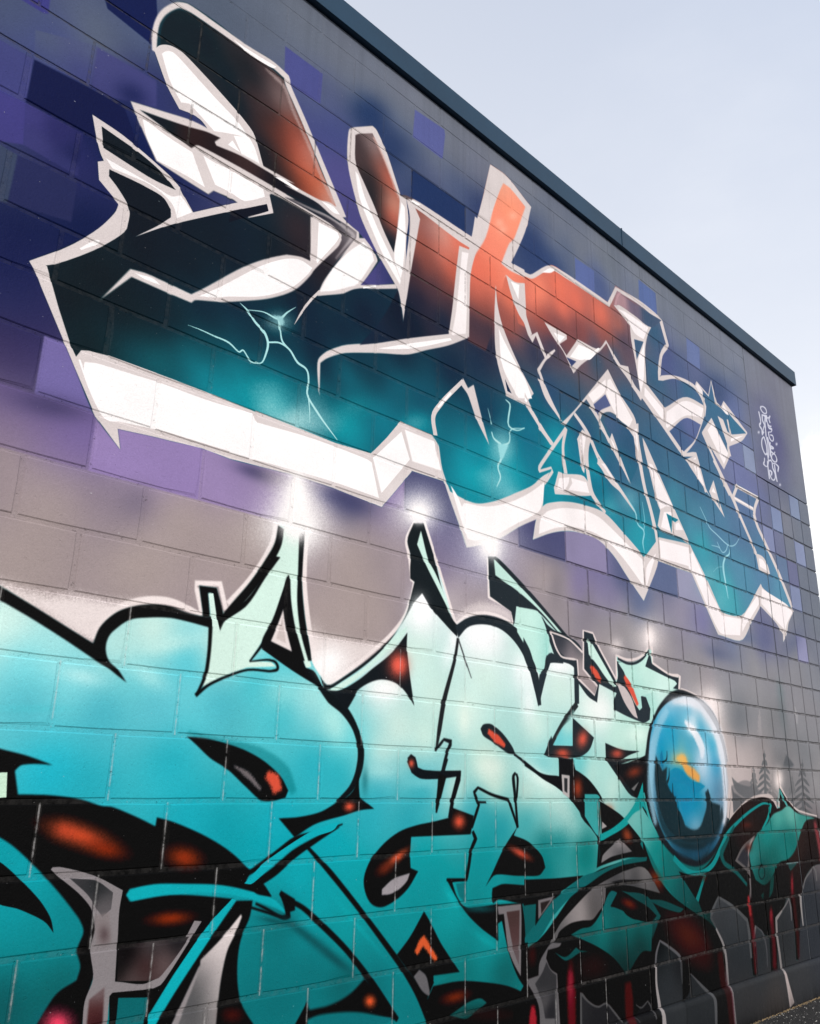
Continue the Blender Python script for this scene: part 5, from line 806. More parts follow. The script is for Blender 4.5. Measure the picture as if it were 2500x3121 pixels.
f|-1119,-213 -1088,-219 -991,-237 -933,-287 -948,-302 -983,-339 -976,-303 -1011,-264 -1057,-237||13.3|0|1|-1088,-222,6,71,71;-1010,-252,8,64,64;-947,-294,7,74,74;-977,-331,7,53,53
f|-1135,-219 -1096,-226 -994,-261 -954,-285 -981,-297 -1062,-282 -1093,-267 -1153,-249 -1168,-246|21,20,20|14.0|0|1|
b|-10826,-2466,333,-124,-117,-83|95,40,26|0.9
f|-996,-243 -923,-250 -809,-280 -829,-287 -926,-267|8,68,68|18.6|0|1|
f|-1404,-321 -1359,-336 -1318,-321 -1305,-328 -1267,-335 -1305,-334 -1340,-342 -1360,-344|8,77,77|14.9|0|1|
f|-963,99 -953,138 -931,189 -905,220 -875,251 -826,285 -801,298 -751,313 -679,310 -598,291 -527,253 -483,180 -468,101 -480,6 -459,84 -490,-52 -542,-100 -606,-150 -705,-178 -782,-169 -853,-140 -919,-89 -949,-11 -949,78|33,37,41|26.7|1|1|
f|-943,89 -937,135 -917,188 -880,231 -824,267 -761,287 -712,296 -642,290 -575,255 -517,203 -490,145 -486,84 -495,16 -498,3 -511,-41 -551,-94 -607,-134 -672,-158 -718,-163 -768,-148 -851,-122 -899,-77 -928,-24 -943,34 -945,74||26.7|1|1|-713,289,216,218,226;-790,270,190,210,224;-853,239,120,180,206;-658,280,226,226,232;-591,250,232,230,234;-539,208,234,230,232;-506,145,220,222,228;-495,84,170,190,206;-505,33,118,148,169;-781,244,60,158,192;-704,256,76,164,194;-820,203,20,148,184;-886,184,40,150,190;-922,151,120,180,210;-936,90,126,178,206;-940,30,95,138,161;-874,137,6,142,179;-794,156,30,150,190;-719,209,90,172,198;-626,214,60,160,192;-720,160,70,160,184;-800,115,110,176,186;-765,132,130,172,160;-562,166,30,150,185;-545,99,40,140,180;-615,114,120,186,212;-635,87,190,208,222;-603,65,120,176,204;-787,71,10,136,171;-739,41,14,125,160;-689,16,9,128,163;-828,15,9,116,155;-748,-15,12,127,167;-711,-18,10,130,166;-717,-49,68,147,179;-707,-69,138,178,195;-901,75,60,90,104;-558,33,79,128,157;-543,-29,114,141,161;-571,-72,65,100,122;-713,-130,32,69,88;-618,-113,29,74,100;-758,-139,26,46,54;-671,-152,29,34,37
l|-724,222 -685,204 -654,179 -631,147 -636,120|106,264,350,370,162|236,236,240|55.8|1|0.9
b|-6785,2010,326,17,-29,-174|252,252,252|0.85
b|-6816,2241,408,24,-42,-252|236,238,242|0.6
b|-7004,2798,987,-10,-71,-139|238,238,242|0.8
b|-6287,1203,451,-4,-175,-479|206,218,230|0.6
l|-787,115 -748,110 -732,88 -693,73 -661,58|97,330,310,321,231|228,160,80|67.1|1|0.95
b|-7678,1128,461,14,-29,-184|220,180,100|0.7
f|-832,77 -805,87 -759,81 -716,57 -656,48 -629,39 -689,16 -739,41 -791,46 -834,40|6,126,162|33.0|0|0.8|
l|-788,273 -682,286 -576,261 -511,191 -491,95 -503,-14 -535,-70|75,248,490,593,491,379,151|226,227,233|100.3|1|0.8
l|-819,251 -889,186 -931,98 -945,14 -928,-63|214,324,331,275,169|146,194,214|74.9|1|0.75
f|-904,119 -889,98 -874,78 -845,90 -856,53 -838,27 -818,13 -802,-12 -784,-40 -766,-69 -721,-80 -683,-74 -654,-47 -630,-13 -633,22 -613,30 -594,-6 -545,-14 -562,-70 -619,-103 -690,-114 -803,-105 -873,-67 -910,-6 -916,66|31,44,49|39.0|0|0.95|
f|-923,14 -877,-57 -815,-97 -704,-113 -593,-83 -532,-14 -530,-49 -578,-100 -672,-136 -806,-128 -899,-73|30,42,47|78.0|0|0.8|
f|-858,-109 -799,-125 -686,-133 -623,-116 -663,-148 -719,-156 -796,-148 -840,-128|36,75,99|63.7|0|0.6|
f|-868,135 -864,107 -869,79 -879,97 -879,122|16,110,148|25.4|0|0.8|
l|-840,134 -846,110 -866,101|21,59,63|32,46,52|7.7|1|1
l|-835,87 -840,61 -852,46|22,68,90|32,46,52|7.6|1|1
l|-822,46 -825,9 -832,0|22,72,93|31,45,51|7.6|1|1
l|-807,12 -812,-3 -807,-15|21,74,107|31,44,50|7.6|1|1
l|-615,32 -612,16 -621,-16|25,82,118|31,45,50|8.3|1|1
f|-799,-3 -785,3 -777,-31 -764,-52 -796,-27|40,132,166|15.4|0|0.8|
f|-452,69 -416,53 -354,43 -313,41 -302,17 -346,3 -393,13 -436,34|108,108,110|30.4|0|1|
f|-459,71 -460,50 -446,23 -386,6 -315,-4 -434,-31 -476,-47 -471,16|89,89,92|23.8|0|1|
l|-189,160 -205,84 -218,10|25,150,223|100,102,104|21.2|1|1
l|-190,147 -197,142 -199,144|92,100,66|100,102,104|21.5|1|1
l|-190,147 -190,142 -186,145|155,156,50|100,102,104|21.6|1|1
l|-195,125 -211,118 -223,109|78,130,49|100,102,104|21.3|1|1
l|-195,125 -188,118 -180,110|120,189,65|100,102,104|21.5|1|1
l|-201,103 -229,93 -250,82|73,115,41|100,102,104|21.1|1|1
l|-201,103 -182,94 -166,84|97,152,53|100,102,104|21.4|1|1
l|-206,82 -235,72 -256,62|73,112,39|100,102,104|21.0|1|1
l|-206,82 -187,72 -170,63|96,145,49|100,102,104|21.3|1|1
l|-211,61 -254,47 -287,35|71,106,36|99,101,103|20.8|1|1
l|-211,61 -180,48 -152,36|87,132,44|99,101,103|21.3|1|1
l|-217,40 -254,27 -282,18|71,105,35|98,100,102|20.7|1|1
l|-217,40 -190,28 -165,19|89,129,42|98,100,102|21.1|1|1
l|-222,19 -276,2 -317,-9|69,102,34|96,98,100|20.5|1|1
l|-222,19 -180,2 -143,-10|83,123,40|96,98,100|21.1|1|1
l|-285,106 -292,61 -297,17|24,145,216|118,117,118|20.5|1|1
l|-284,97 -290,93 -292,95|94,95,71|118,117,118|20.6|1|1
l|-284,97 -286,93 -283,96|141,177,56|118,117,118|20.7|1|1
l|-288,82 -300,76 -308,69|80,135,52|118,117,118|20.5|1|1
l|-288,82 -284,76 -279,69|131,198,67|118,117,118|20.6|1|1
l|-292,67 -311,59 -325,51|74,117,42|118,117,118|20.4|1|1
l|-292,67 -281,60 -270,51|103,158,54|118,117,118|20.6|1|1
l|-295,52 -315,44 -329,37|73,113,39|117,116,117|20.3|1|1
l|-295,52 -284,45 -272,38|101,150,49|117,116,117|20.5|1|1
l|-299,38 -328,27 -349,19|70,106,36|116,115,116|20.1|1|1
l|-299,38 -279,28 -260,19|90,132,43|116,115,116|20.5|1|1
l|-302,23 -328,14 -346,8|71,104,34|115,114,115|20.1|1|1
l|-302,23 -285,14 -269,8|92,129,40|115,114,115|20.4|1|1
l|-143,95 -152,45 -160,-4|26,154,230|123,120,120|21.5|1|1
l|-143,83 -151,78 -153,80|94,99,68|124,121,121|21.6|1|1
l|-143,83 -144,78 -140,81|156,158,51|124,121,121|21.7|1|1
l|-148,63 -164,56 -176,47|79,132,50|124,121,121|21.4|1|1
l|-148,63 -141,56 -134,48|122,192,66|124,121,121|21.6|1|1
l|-154,43 -181,33 -202,23|74,116,41|122,119,119|21.3|1|1
l|-154,43 -136,34 -120,23|98,153,53|122,119,119|21.6|1|1
l|-159,23 -187,14 -207,5|73,113,39|120,117,117|21.1|1|1
l|-159,23 -141,14 -124,5|97,146,49|120,117,117|21.5|1|1
l|-164,4 -206,-9 -237,-20|71,107,36|119,116,116|20.9|1|1
l|-164,4 -134,-9 -106,-21|88,133,44|119,116,116|21.4|1|1
l|121,140 98,51 78,-35|29,170,252|97,98,101|21.6|1|1
l|119,124 109,119 105,121|95,107,60|98,99,102|22.0|1|1
l|119,124 120,119 125,122|180,157,45|98,99,102|22.0|1|1
l|111,99 88,90 70,79|81,133,49|98,99,102|21.7|1|1
l|111,99 124,91 136,80|120,193,68|98,99,102|21.9|1|1
l|104,74 61,60 29,46|77,119,42|98,99,102|21.4|1|1
l|104,74 133,61 158,48|99,158,56|98,99,102|21.9|1|1
l|96,49 53,36 21,23|76,117,40|96,97,100|21.3|1|1
l|96,49 126,36 152,24|98,151,52|96,97,100|21.8|1|1
l|89,24 24,6 -26,-10|74,112,38|95,96,98|21.0|1|1
l|89,24 138,6 181,-11|91,140,48|95,96,98|21.8|1|1
l|81,-1 25,-16 -18,-29|74,110,37|93,94,97|20.9|1|1
l|81,-1 123,-17 161,-30|92,137,45|93,94,97|21.6|1|1
l|74,-25 -8,-46 -70,-63|73,107,36|92,93,95|20.6|1|1
l|74,-25 139,-47 195,-67|87,132,44|92,93,95|21.6|1|1
l|-196,295 -203,251 -208,207|26,153,229|150,146,148|23.5|1|1
l|-195,286 -200,282 -200,285|106,98,79|150,146,148|23.7|1|1
l|-195,286 -198,282 -196,285|128,128,69|150,146,148|23.7|1|1
l|-199,271 -206,266 -210,260|94,166,64|150,146,148|23.5|1|1
l|-199,271 -200,266 -198,260|154,237,79|150,146,148|23.6|1|1
l|-203,256 -213,250 -220,244|86,141,52|150,146,148|23.4|1|1
l|-203,256 -200,251 -196,246|152,221,71|150,146,148|23.5|1|1
l|-206,242 -217,236 -223,231|85,133,47|150,146,148|23.3|1|1
l|-206,242 -204,236 -199,232|151,211,63|150,146,148|23.4|1|1
l|-210,227 -224,220 -234,216|80,119,39|150,146,148|23.2|1|1
l|-210,227 -204,221 -196,218|130,173,49|150,146,148|23.4|1|1
l|-213,213 -226,206 -234,204|81,114,34|150,146,148|23.2|1|1
l|-213,213 -209,207 -202,205|136,165,40|150,146,148|23.3|1|1
l|14,83 10,54 7,26|28,167,251|111,111,113|22.8|1|1
l|14,74 8,69 7,73|103,101,82|112,112,114|22.8|1|1
l|14,74 13,70 15,73|156,213,64|112,112,114|22.9|1|1
l|10,60 -3,54 -11,46|87,149,57|111,111,113|22.7|1|1
l|10,60 14,54 18,46|153,231,77|111,111,113|22.8|1|1
l|6,45 -15,37 -30,29|79,127,46|110,110,112|22.5|1|1
l|6,45 17,38 28,29|117,179,61|110,110,112|22.8|1|1
l|2,31 -19,23 -34,16|79,122,42|109,109,111|22.4|1|1
l|2,31 13,23 25,17|116,169,55|109,109,111|22.7|1|1
f|-15,151 44,118 22,110 -55,111|88,91,95|52.9|0|1|
l|109,324 116,296 111,263|61,213,89|166,164,166|37.6|1|0.7
l|-501,-52 -466,53 -465,84 -465,114|124,215,270,181|195,183,180|14.7|0|1
f|-456,43 -344,60 -228,18 -358,-0 -474,-42|97,98,101|30.4|0|0.6|
f|-495,-59 -457,38 -462,-38 -358,1 -253,18 -175,16 -140,-3 -139,-25 -118,-22 -108,24 -136,-30 -175,-33 -182,-8 -230,7 -322,-4 -425,-33|187,174,170|15.7|0|1|
l|-99,47 -77,24 -43,-3 21,-31 92,-43 196,-55|107,143,103,68,59,47|197,184,180|15.6|0|1
b|-1009,659,321,5,-86,-321|250,238,232|1
b|-1063,714,640,10,-103,-386|220,206,202|0.5
f|-491,-57 -359,-5 -230,9 -167,-2 -140,-27 -116,-25 -101,41 -66,13 33,-41 89,-52 179,-59 271,-72 221,-217 112,-218 28,-251 -15,-299 -46,-364 -97,-487 -115,-485 -102,-356 -114,-305 -141,-303 -176,-335 -233,-355 -237,-394 -257,-492 -307,-493 -295,-398 -335,-389 -382,-361 -393,-379 -400,-494 -430,-490 -436,-342 -516,-296 -605,-265 -656,-301 -706,-297 -729,-260 -766,-192 -675,-183 -607,-152|20,22,22|18.1|0|1|-373,-64,40,31,30;-242,-40,34,29,28;-524,-228,23,22,22;-166,-250,31,26,24;-0,-152,46,35,33;-256,-344,21,21,21;52,-220,33,28,28;-731,-216,20,21,21
l|-845,-149 -802,-175 -747,-193 -687,-194 -622,-177 -572,-141 -520,-100 -419,-58 -315,-26 -235,-10 -183,-14|161,158,141,135,164,173,142,104,88,71,64|16,129,129|13.8|1|1
l|-676,-197 -703,-227 -732,-264|235,208,194|16,117,117|12.8|0|1
f|-823,-185 -743,-201 -684,-204 -709,-231 -739,-260|20,22,22|15.1|0|1|
l|-183,-13 -212,-51 -267,-89|124,126,79|31,138,134|14.3|1|1
l|-464,-75 -524,-119 -564,-154 -552,-175 -485,-202 -414,-245|89,135,229,159,149,108|13,79,78|22.4|1|1
f|-273,-89 -224,-72 -178,-46 -107,-33 -47,-19 11,-40 89,-52 178,-62 83,-72 30,-109 -31,-162 -94,-186 -164,-193 -242,-240 -295,-253 -352,-234 -375,-189 -380,-159 -330,-115||25.8|0|1|-39,-42,99,169,157;-142,-62,80,161,150;-232,-103,31,128,123;-128,-111,25,107,104;-347,-160,47,122,118;-49,-124,25,101,97;-211,-171,29,93,88;-310,-212,28,75,72;-267,-239,22,57,54;85,-66,61,137,128
l|-102,35 -82,8 -54,-20|93,133,107|78,154,150|13.5|1|1
f|-326,-105 -334,-118 -367,-134 -382,-168 -384,-227 -405,-207 -479,-174 -425,-137|95,91,91|13.2|0|1|
f|-389,-134 -387,-168 -403,-197 -462,-172 -428,-149|49,49,54|23.2|0|1|
f|-334,-108 -377,-134 -391,-168 -358,-130|153,140,137|29.7|0|1|
l|-389,-227 -393,-265 -408,-312|113,66,43|98,93,94|11.5|1|1
l|-298,-197 -324,-211 -320,-229 -299,-234 -282,-220 -283,-205 -298,-197|35,49,41,26,52,48,32|21,33,33|7.5|1|1
b|-2976,-1954,142,-7,-9,-38|17,21,21|1
f|-242,-240 -212,-227 -238,-276 -268,-293|23,65,62|24.4|0|0.9|
f|-97,-197 -14,-198 -84,-223 -95,-212|36,81,80|16.3|0|0.7|
l|-105,-200 -7,-200|25,26|128,158,163|9.9|1|1
f|-326,-279 -300,-272 -312,-295|16,52,49|29.5|0|1|
b|-3750,-739,323,-6,-22,-96|83,39,33|0.7
b|-3779,-1389,274,-10,-31,-132|77,37,31|0.7
b|-6800,-2101,194,-11,-22,-120|71,35,29|0.7
f|-974,-402 -968,-372 -945,-344 -900,-363 -846,-395 -842,-418 -856,-575 -974,-556 -978,-495||17.8|0|1|-938,-359,28,30,31;-908,-390,42,45,47;-916,-449,48,51,54;-888,-492,48,50,52;-858,-416,37,38,40
f|-797,-438 -694,-505 -702,-600 -856,-575 -848,-498 -814,-482|43,45,47|34.9|0|1|
l|-974,-399 -966,-372 -945,-345 -896,-366 -848,-393 -843,-406|79,91,57,75,90,112|86,86,89|9.0|0|1
l|-971,-399 -975,-441 -966,-496 -965,-550|80,95,140,219|146,140,139|13.0|1|1
l|-843,-406 -844,-430 -845,-458|121,103,34|62,63,65|18.5|1|1
l|-798,-440 -747,-473 -699,-504 -692,-520 -699,-584|21,85,109,167,129|76,77,79|10.8|0|1
f|-834,-405 -802,-435 -814,-482 -848,-498|20,22,22|34.7|0|1|
l|-660,-312 -644,-295 -605,-265 -517,-298 -436,-341 -430,-375 -431,-444|111,104,69,101,122,173,108|77,79,81|12.1|0|1
l|-663,-312 -633,-345|105,60|67,70,72|11.5|1|1
l|-635,-345 -594,-399 -591,-500 -587,-602|78,113,137,154|124,120,120|8.9|0|1
l|-382,-361 -403,-397 -395,-416|102,131,61|99,96,97|16.8|1|1
l|-382,-361 -335,-389 -323,-424 -328,-479|39,84,91,45|70,71,74|11.4|1|1
l|-183,-335 -233,-355 -239,-399 -234,-452 -231,-498 -220,-540 -204,-598|67,139,143,142,139,202,359|124,119,118|14.8|0|1
l|-229,-503 -216,-550 -204,-598|113,203,361|162,150,147|23.4|1|1
l|-183,-335 -145,-318 -121,-304 -115,-330 -119,-370|56,59,64,102,51|99,97,98|10.9|0|1
l|-26,-298 -31,-326 -32,-393|160,160,79|137,133,132|14.6|0|1
l|-12,-299 26,-256 69,-237 109,-220 123,-234 124,-267|64,75,60,64,138,86|99,97,98|11.9|0|1
l|196,-102 207,-120 213,-149|108,145,119|133,125,126|14.6|1|1
f|-1502,-364 -1462,-361 -1458,-338 -1436,-317 -1416,-304 -1374,-306 -1381,-312 -1426,-315 -1433,-331 -1418,-353 -1394,-366 -1388,-488 -1461,-476 -1465,-417 -1499,-373|95,93,95|8.8|0|1|
f|-1475,-376 -1447,-356 -1432,-338 -1419,-355 -1397,-369 -1402,-453 -1442,-447 -1452,-412||17.4|0|1|-1444,-373,52,52,54;-1420,-377,53,53,55;-1440,-414,81,79,81;-1423,-433,39,39,42
f|-1308,-415 -1279,-437 -1238,-454 -1206,-452 -1175,-473 -1141,-501 -1087,-501 -1053,-476 -1021,-473 -1003,-495 -1002,-551 -1314,-500||19.7|0|1|-1260,-467,38,38,40;-1293,-442,45,45,47;-1040,-500,32,32,33
l|-1310,-487 -1306,-416 -1279,-437 -1238,-454 -1206,-452 -1175,-473 -1144,-499|77,74,46,40,42,53,56|76,76,77|8.5|0|1
l|-1076,-473 -1054,-483 -1021,-473 -1005,-491 -1001,-514|24,37,36,68,60|70,70,71|9.4|0|1
l|-1141,-503 -1087,-499 -1077,-510|30,28,42|58,58,60|9.1|1|1
l|-1402,-396 -1405,-472|49,48|65,65,67|7.0|1|1
l|-1345,-367 -1343,-411 -1345,-495|176,327,273|93,25,35|54.4|1|0.874
b|-13445,-3932,113,-15,-26,-394|139,44,56|0.75
l|-1484,-417 -1485,-440 -1485,-472|114,250,271|169,43,53|50.2|1|0.874
l|-1106,-421 -1106,-461 -1109,-519|264,380,290|76,21,31|60.7|1|0.828
l|-409,-276 -408,-312 -405,-359 -404,-429 -410,-488|178,221,242,219,131|85,29,35|84.0|1|0.874
l|-412,-276 -412,-297 -410,-331|111,177,132|136,45,46|35.4|1|1
l|-264,-328 -266,-372 -268,-429 -279,-490|190,260,259,278|77,25,34|88.1|1|0.874
b|-2680,-3425,118,-10,-62,-238|129,43,49|0.8
l|-83,-244 -84,-332 -85,-429 -95,-482|183,208,206,127|63,23,29|94.9|1|0.736
b|-852,-2652,104,-6,-96,-333|140,47,54|0.8
l|-624,-405 -618,-466 -608,-532 -607,-599|308,420,383,345|56,17,25|75.4|1|0.782
l|167,-73 178,-119 190,-216|235,297,237|139,61,66|108.0|1|0.828
f|-2206,589 -2180,594 -2170,550 -2158,508 -2176,488 -2193,484 -2214,493 -2209,541|255,251,249|100.6|0|0.85|
b|-21870,4960,315,70,17,-221|255,251,249|1
b|-21907,5452,245,60,36,-475|255,251,249|0.7
b|-22113,4956,149,34,13,-168|255,251,249|0.5
b|-21604,5002,156,35,14,-194|255,251,249|0.5
b|-18551,6017,271,64,4,-180|255,251,249|1
b|-18549,5899,230,53,3,-120|255,251,249|0.6
b|-16113,5837,337,70,-5,-324|255,251,249|1
b|-15989,5649,210,42,-3,-183|255,251,249|0.6
b|-8935,4514,243,31,-30,-235|250,240,237|0.9
b|-20923,2488,272,29,16,-247|255,252,250|0.7"""

def spray():  # stroke colours include painted gloss sheen on blacks rightwards and dimming towards the bottom
    cv = Canvas()
    def pts(s): return np.array([[float(v) for v in q.split(',')] for q in s.split(' ')]) / 100
    def col(s): return tuple(float(v) for v in s.split(','))
    def stops(s): return [(c[0] / 100, c[1] / 100, c[2:]) for c in (col(q) for q in s.split(';'))]
    for ln in STROKES.split('\n'):
        f = ln.split('|')
        if f[0] == 'B': cv.base(stops(f[1]))
        elif f[0] == 'f': cv.fill(pts(f[1]), col(f[2]) if f[2] else None, float(f[3]) / 1000, int(f[4]), float(f[5]), stops(f[6]) if f[6] else None)
        elif f[0] == 'l': cv.line(pts(f[1]), np.array(col(f[2])) / 1000, col(f[3]), float(f[4]) / 1000, int(f[5]), float(f[6]))
        elif f[0] == 'b':
            q = np.array(col(f[1])) / 1000; cv.blob(q[:2], q[2:4], q[4:], col(f[2]), float(f[3]))
    cv.finish()
    return cv

cv = spray()
img = bpy.data.images.new('mural_paint', PW, PH, alpha=False)
buf = np.ones((PH, PW, 4), np.float32); buf[..., :3] = cv.albedo()[::-1]
img.pixels.foreach_set(buf.ravel()); img.update(); img.pack(); del buf

# ---------------------------------------------------------------- helpers
def link(name, me, mat=None, parent=None, loc=(0, 0, 0)):
    o = bpy.data.objects.new(name, me); COL.objects.link(o); o.location = loc
    if parent: o.parent = parent
    if mat and not me.materials: me.materials.append(mat)
    return o
def mesh(name, v, f, smooth=False):
    me = bpy.data.meshes.new(name); me.from_pydata(v, [], f); me.update()
    if smooth:
        for p in me.polygons: p.use_smooth = True
    return me
def boxdata(x0, x1, y0, y1, z0, z1):
    v = [(x, y, z) for x in (x0, x1) for y in (y0, y1) for z in (z0, z1)]
    return v, [(0, 1, 3, 2), (4, 6, 7, 5), (0, 4, 5, 1), (2, 3, 7, 6), (0, 2, 6, 4), (1, 5, 7, 3)]
def join(parts):
    V, F = [], []
    for v, f in parts:
        b = len(V); V += list(v); F += [tuple(i + b for i in q) for q in f]
    return V, F

root = bpy.data.objects.new('building', None); COL.objects.link(root); root.location = (0, 0, Zk(0)); root.empty_display_size = 0.3
root['label'] = 'tall concrete block wall covered in teal, white and purple graffiti under a dark coping'
root['category'] = 'building'
def L(z): return z - Zk(0)

# ---------------------------------------------------------------- materials
def material(name):
    m = bpy.data.materials.new(name); m.use_nodes = True; t = m.node_tree; t.nodes.clear()
    o = nn(t, 'ShaderNodeOutputMaterial'); b = nn(t, 'ShaderNodeBsdfPrincipled'); t.links.new(b.outputs[0], o.inputs[0])
    return m, t, b
def noise(t, vec, scale, detail=4, rough=0.55):
    n = nn(t, 'ShaderNodeTexNoise'); n.inputs['Scale'].default_value = scale; n.inputs['Detail'].default_value = detail; n.inputs['Roughness'].default_value = rough
    t.links.new(vec, n.inputs['Vector']); return n
def mixc(t, fac, a, b, mode='MIX'):
    m = nn(t, 'ShaderNodeMix', data_type='RGBA', blend_type=mode)
    for sock, v in ((m.inputs[0], fac), (m.inputs[6], a), (m.inputs[7], b)):
        if isinstance(v, (int, float)): sock.default_value = v
        elif isinstance(v, tuple): sock.default_value = (*v, 1)
        else: t.links.new(v, sock)
    return m.outputs[2]
def math_(t, op, a, b=0.0):
    m = nn(t, 'ShaderNodeMath', operation=op)
    for i, v in enumerate((a, b)):
        if isinstance(v, (int, float)): m.inputs[i].default_value = v
        else: t.links.new(v, m.inputs[i])
    return m.outputs[0]
def painted(name, bare=0.0, rough=0.5, bump=1.0, bare_col=(0.30, 0.285, 0.27)):
    """wall paint: the mural colours, block grain and roller texture as relief, worn spots showing bare concrete"""
    m, t, b = material(name)
    tc = nn(t, 'ShaderNodeTexCoord', object=root)
    mp = nn(t, 'ShaderNodeMapping')
    mp.inputs['Rotation'].default_value = (math.radians(-90), 0, 0)
    t.links.new(tc.outputs['Object'], mp.inputs[0])
    sc = nn(t, 'ShaderNodeMapping')
    sc.inputs['Scale'].default_value = (1 / (U * (U1 - U0)), 1 / (U * (V1 - V0)), 1)
    sc.inputs['Location'].default_value = (-U0 / (U1 - U0), -V0 / (V1 - V0), 0)
    sx = nn(t, 'ShaderNodeSeparateXYZ'); t.links.new(tc.outputs['Object'], sx.inputs[0])
    cx = nn(t, 'ShaderNodeCombineXYZ'); t.links.new(sx.outputs['X'], cx.inputs['X']); t.links.new(sx.outputs['Z'], cx.inputs['Y'])
    t.links.new(cx.outputs[0], sc.inputs[0])
    im = nn(t, 'ShaderNodeTexImage', image=img, extension='EXTEND', interpolation='Linear')
    t.links.new(sc.outputs[0], im.inputs['Vector'])
    P = tc.outputs['Object']
    c = im.outputs['Color']
    n1 = noise(t, P, 5.0, 5); n2 = noise(t, P, 160.0, 3, 0.6); n3 = noise(t, P, 38.0, 6, 0.6); n4 = noise(t, P, 420.0, 2)
    # faint dust and uneven coverage
    v = ramp(t, n1.outputs['Fac'], [(0.3, (0.96,)*3), (0.7, (1.02,)*3)])
    c = mixc(t, 1.0, c, v.outputs[0], 'MULTIPLY')
    g = ramp(t, n4.outputs['Fac'], [(0.35, (0.92,)*3), (0.65, (1.05,)*3)])
    c = mixc(t, 0.6, c, g.outputs[0], 'MULTIPLY')
    if bare > 0:
        bm = ramp(t, n3.outputs['Fac'], [(0.36, (0,)*3), (0.60, (1,)*3)])
        c = mixc(t, math_(t, 'MULTIPLY', bm.outputs[0], bare), c, bare_col)
    # chipped specks
    ch = noise(t, P, 95.0, 2, 0.5)
    cs = ramp(t, ch.outputs['Fac'], [(0.755, (0,)*3), (0.78, (1,)*3)])
    c = mixc(t, math_(t, 'MULTIPLY', cs.outputs[0], 0.30), c, (0.42, 0.41, 0.40))
    t.links.new(c, b.inputs['Base Color'])
    r = ramp(t, n3.outputs['Fac'], [(0.3, (rough - 0.07,)*3), (0.7, (rough + 0.10,)*3)])
    t.links.new(r.outputs[0], b.inputs['Roughness'])
    b.inputs['Specular IOR Level'].default_value = 0.045
    h = math_(t, 'ADD', math_(t, 'MULTIPLY', n2.outputs['Fac'], 0.55), math_(t, 'MULTIPLY', n3.outputs['Fac'], 0.6))
    pit = ramp(t, noise(t, P, 70.0, 3, 0.7).outputs['Fac'], [(0.28, (0,)*3), (0.36, (1,)*3)])
    h = math_(t, 'ADD', h, math_(t, 'MULTIPLY', pit.outputs[0], 0.7))
    bp = nn(t, 'ShaderNodeBump'); bp.inputs['Strength'].default_value = 0.45 * bump; bp.inputs['Distance'].default_value = 0.004
    t.links.new(h, bp.inputs['Height']); t.links.new(bp.outputs[0], b.inputs['Normal'])
    return m
m_block = painted('painted_block')
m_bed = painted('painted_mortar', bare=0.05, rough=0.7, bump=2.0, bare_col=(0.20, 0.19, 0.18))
m_dark = painted('dark_mortar', bare=0.55, rough=0.8, bump=2.0, bare_col=(0.055, 0.052, 0.05))  # mortar patched with a near-black bare colour
m_head = painted('worn_mortar', bare=0.34, rough=0.75, bump=2.4, bare_col=(0.46, 0.45, 0.44))
m_slab = painted('painted_render', bump=0.7)

def plain(name, colr, rough=0.6, metal=0.0, var=0.15, scale=6.0, spec=0.4, bump=0.0, bscale=200):
    m, t, b = material(name); tc = nn(t, 'ShaderNodeTexCoord')
    n = noise(t, tc.outputs['Object'], scale, 6)
    r = ramp(t, n.outputs['Fac'], [(0.3, tuple(c * (1 - var) for c in colr)), (0.7, tuple(c * (1 + var) for c in colr))])
    t.links.new(r.outputs[0], b.inputs['Base Color']); b.inputs['Roughness'].default_value = rough; b.inputs['Metallic'].default_value = metal
    b.inputs['Specular IOR Level'].default_value = spec
    if bump:
        n2 = noise(t, tc.outputs['Object'], bscale, 4); bp = nn(t, 'ShaderNodeBump'); bp.inputs['Strength'].default_value = bump; bp.inputs['Distance'].default_value = 0.004
        t.links.new(n2.outputs['Fac'], bp.inputs['Height']); t.links.new(bp.outputs[0], b.inputs['Normal'])
    return m
m_coping = plain('coping_paint', (0.010, 0.035, 0.066), 0.4, 0.0, 0.14, 2.0, 0.22)
m_seal = plain('joint_sealant', (0.035, 0.04, 0.045), 0.7)
m_conc = plain('bare_concrete', (0.28, 0.27, 0.26), 0.9, 0, 0.2, 5.0, 0.2, 0.4)
m_roof = plain('roof_felt', (0.06, 0.06, 0.06), 0.9, 0, 0.2, 3.0, 0.2)

# ---------------------------------------------------------------- the wall: core, mortar, blocks
N0, N1 = -46, 5
TOP = 17.62
v, f = join([boxdata(X(N0), X(N1) - 0.02, 0.02, 9.0, -Zk(0) + 0.002, L(Zk(TOP)) - 0.02)])
link('wall', mesh('wall', v, f), m_conc, root)
# bed mortar: one sheet set back from the block faces, with its return at the free end
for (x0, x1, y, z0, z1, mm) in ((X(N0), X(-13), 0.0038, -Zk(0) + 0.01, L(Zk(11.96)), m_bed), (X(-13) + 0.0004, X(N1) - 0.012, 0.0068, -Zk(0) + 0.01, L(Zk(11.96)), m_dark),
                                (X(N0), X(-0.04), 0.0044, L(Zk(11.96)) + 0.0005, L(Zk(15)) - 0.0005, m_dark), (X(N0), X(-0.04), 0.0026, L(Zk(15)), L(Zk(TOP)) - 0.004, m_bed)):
    v, f = boxdata(x0, x1, y, 0.019, z0, z1)
    link('mortar', mesh('mortar', v, f), mm, root)

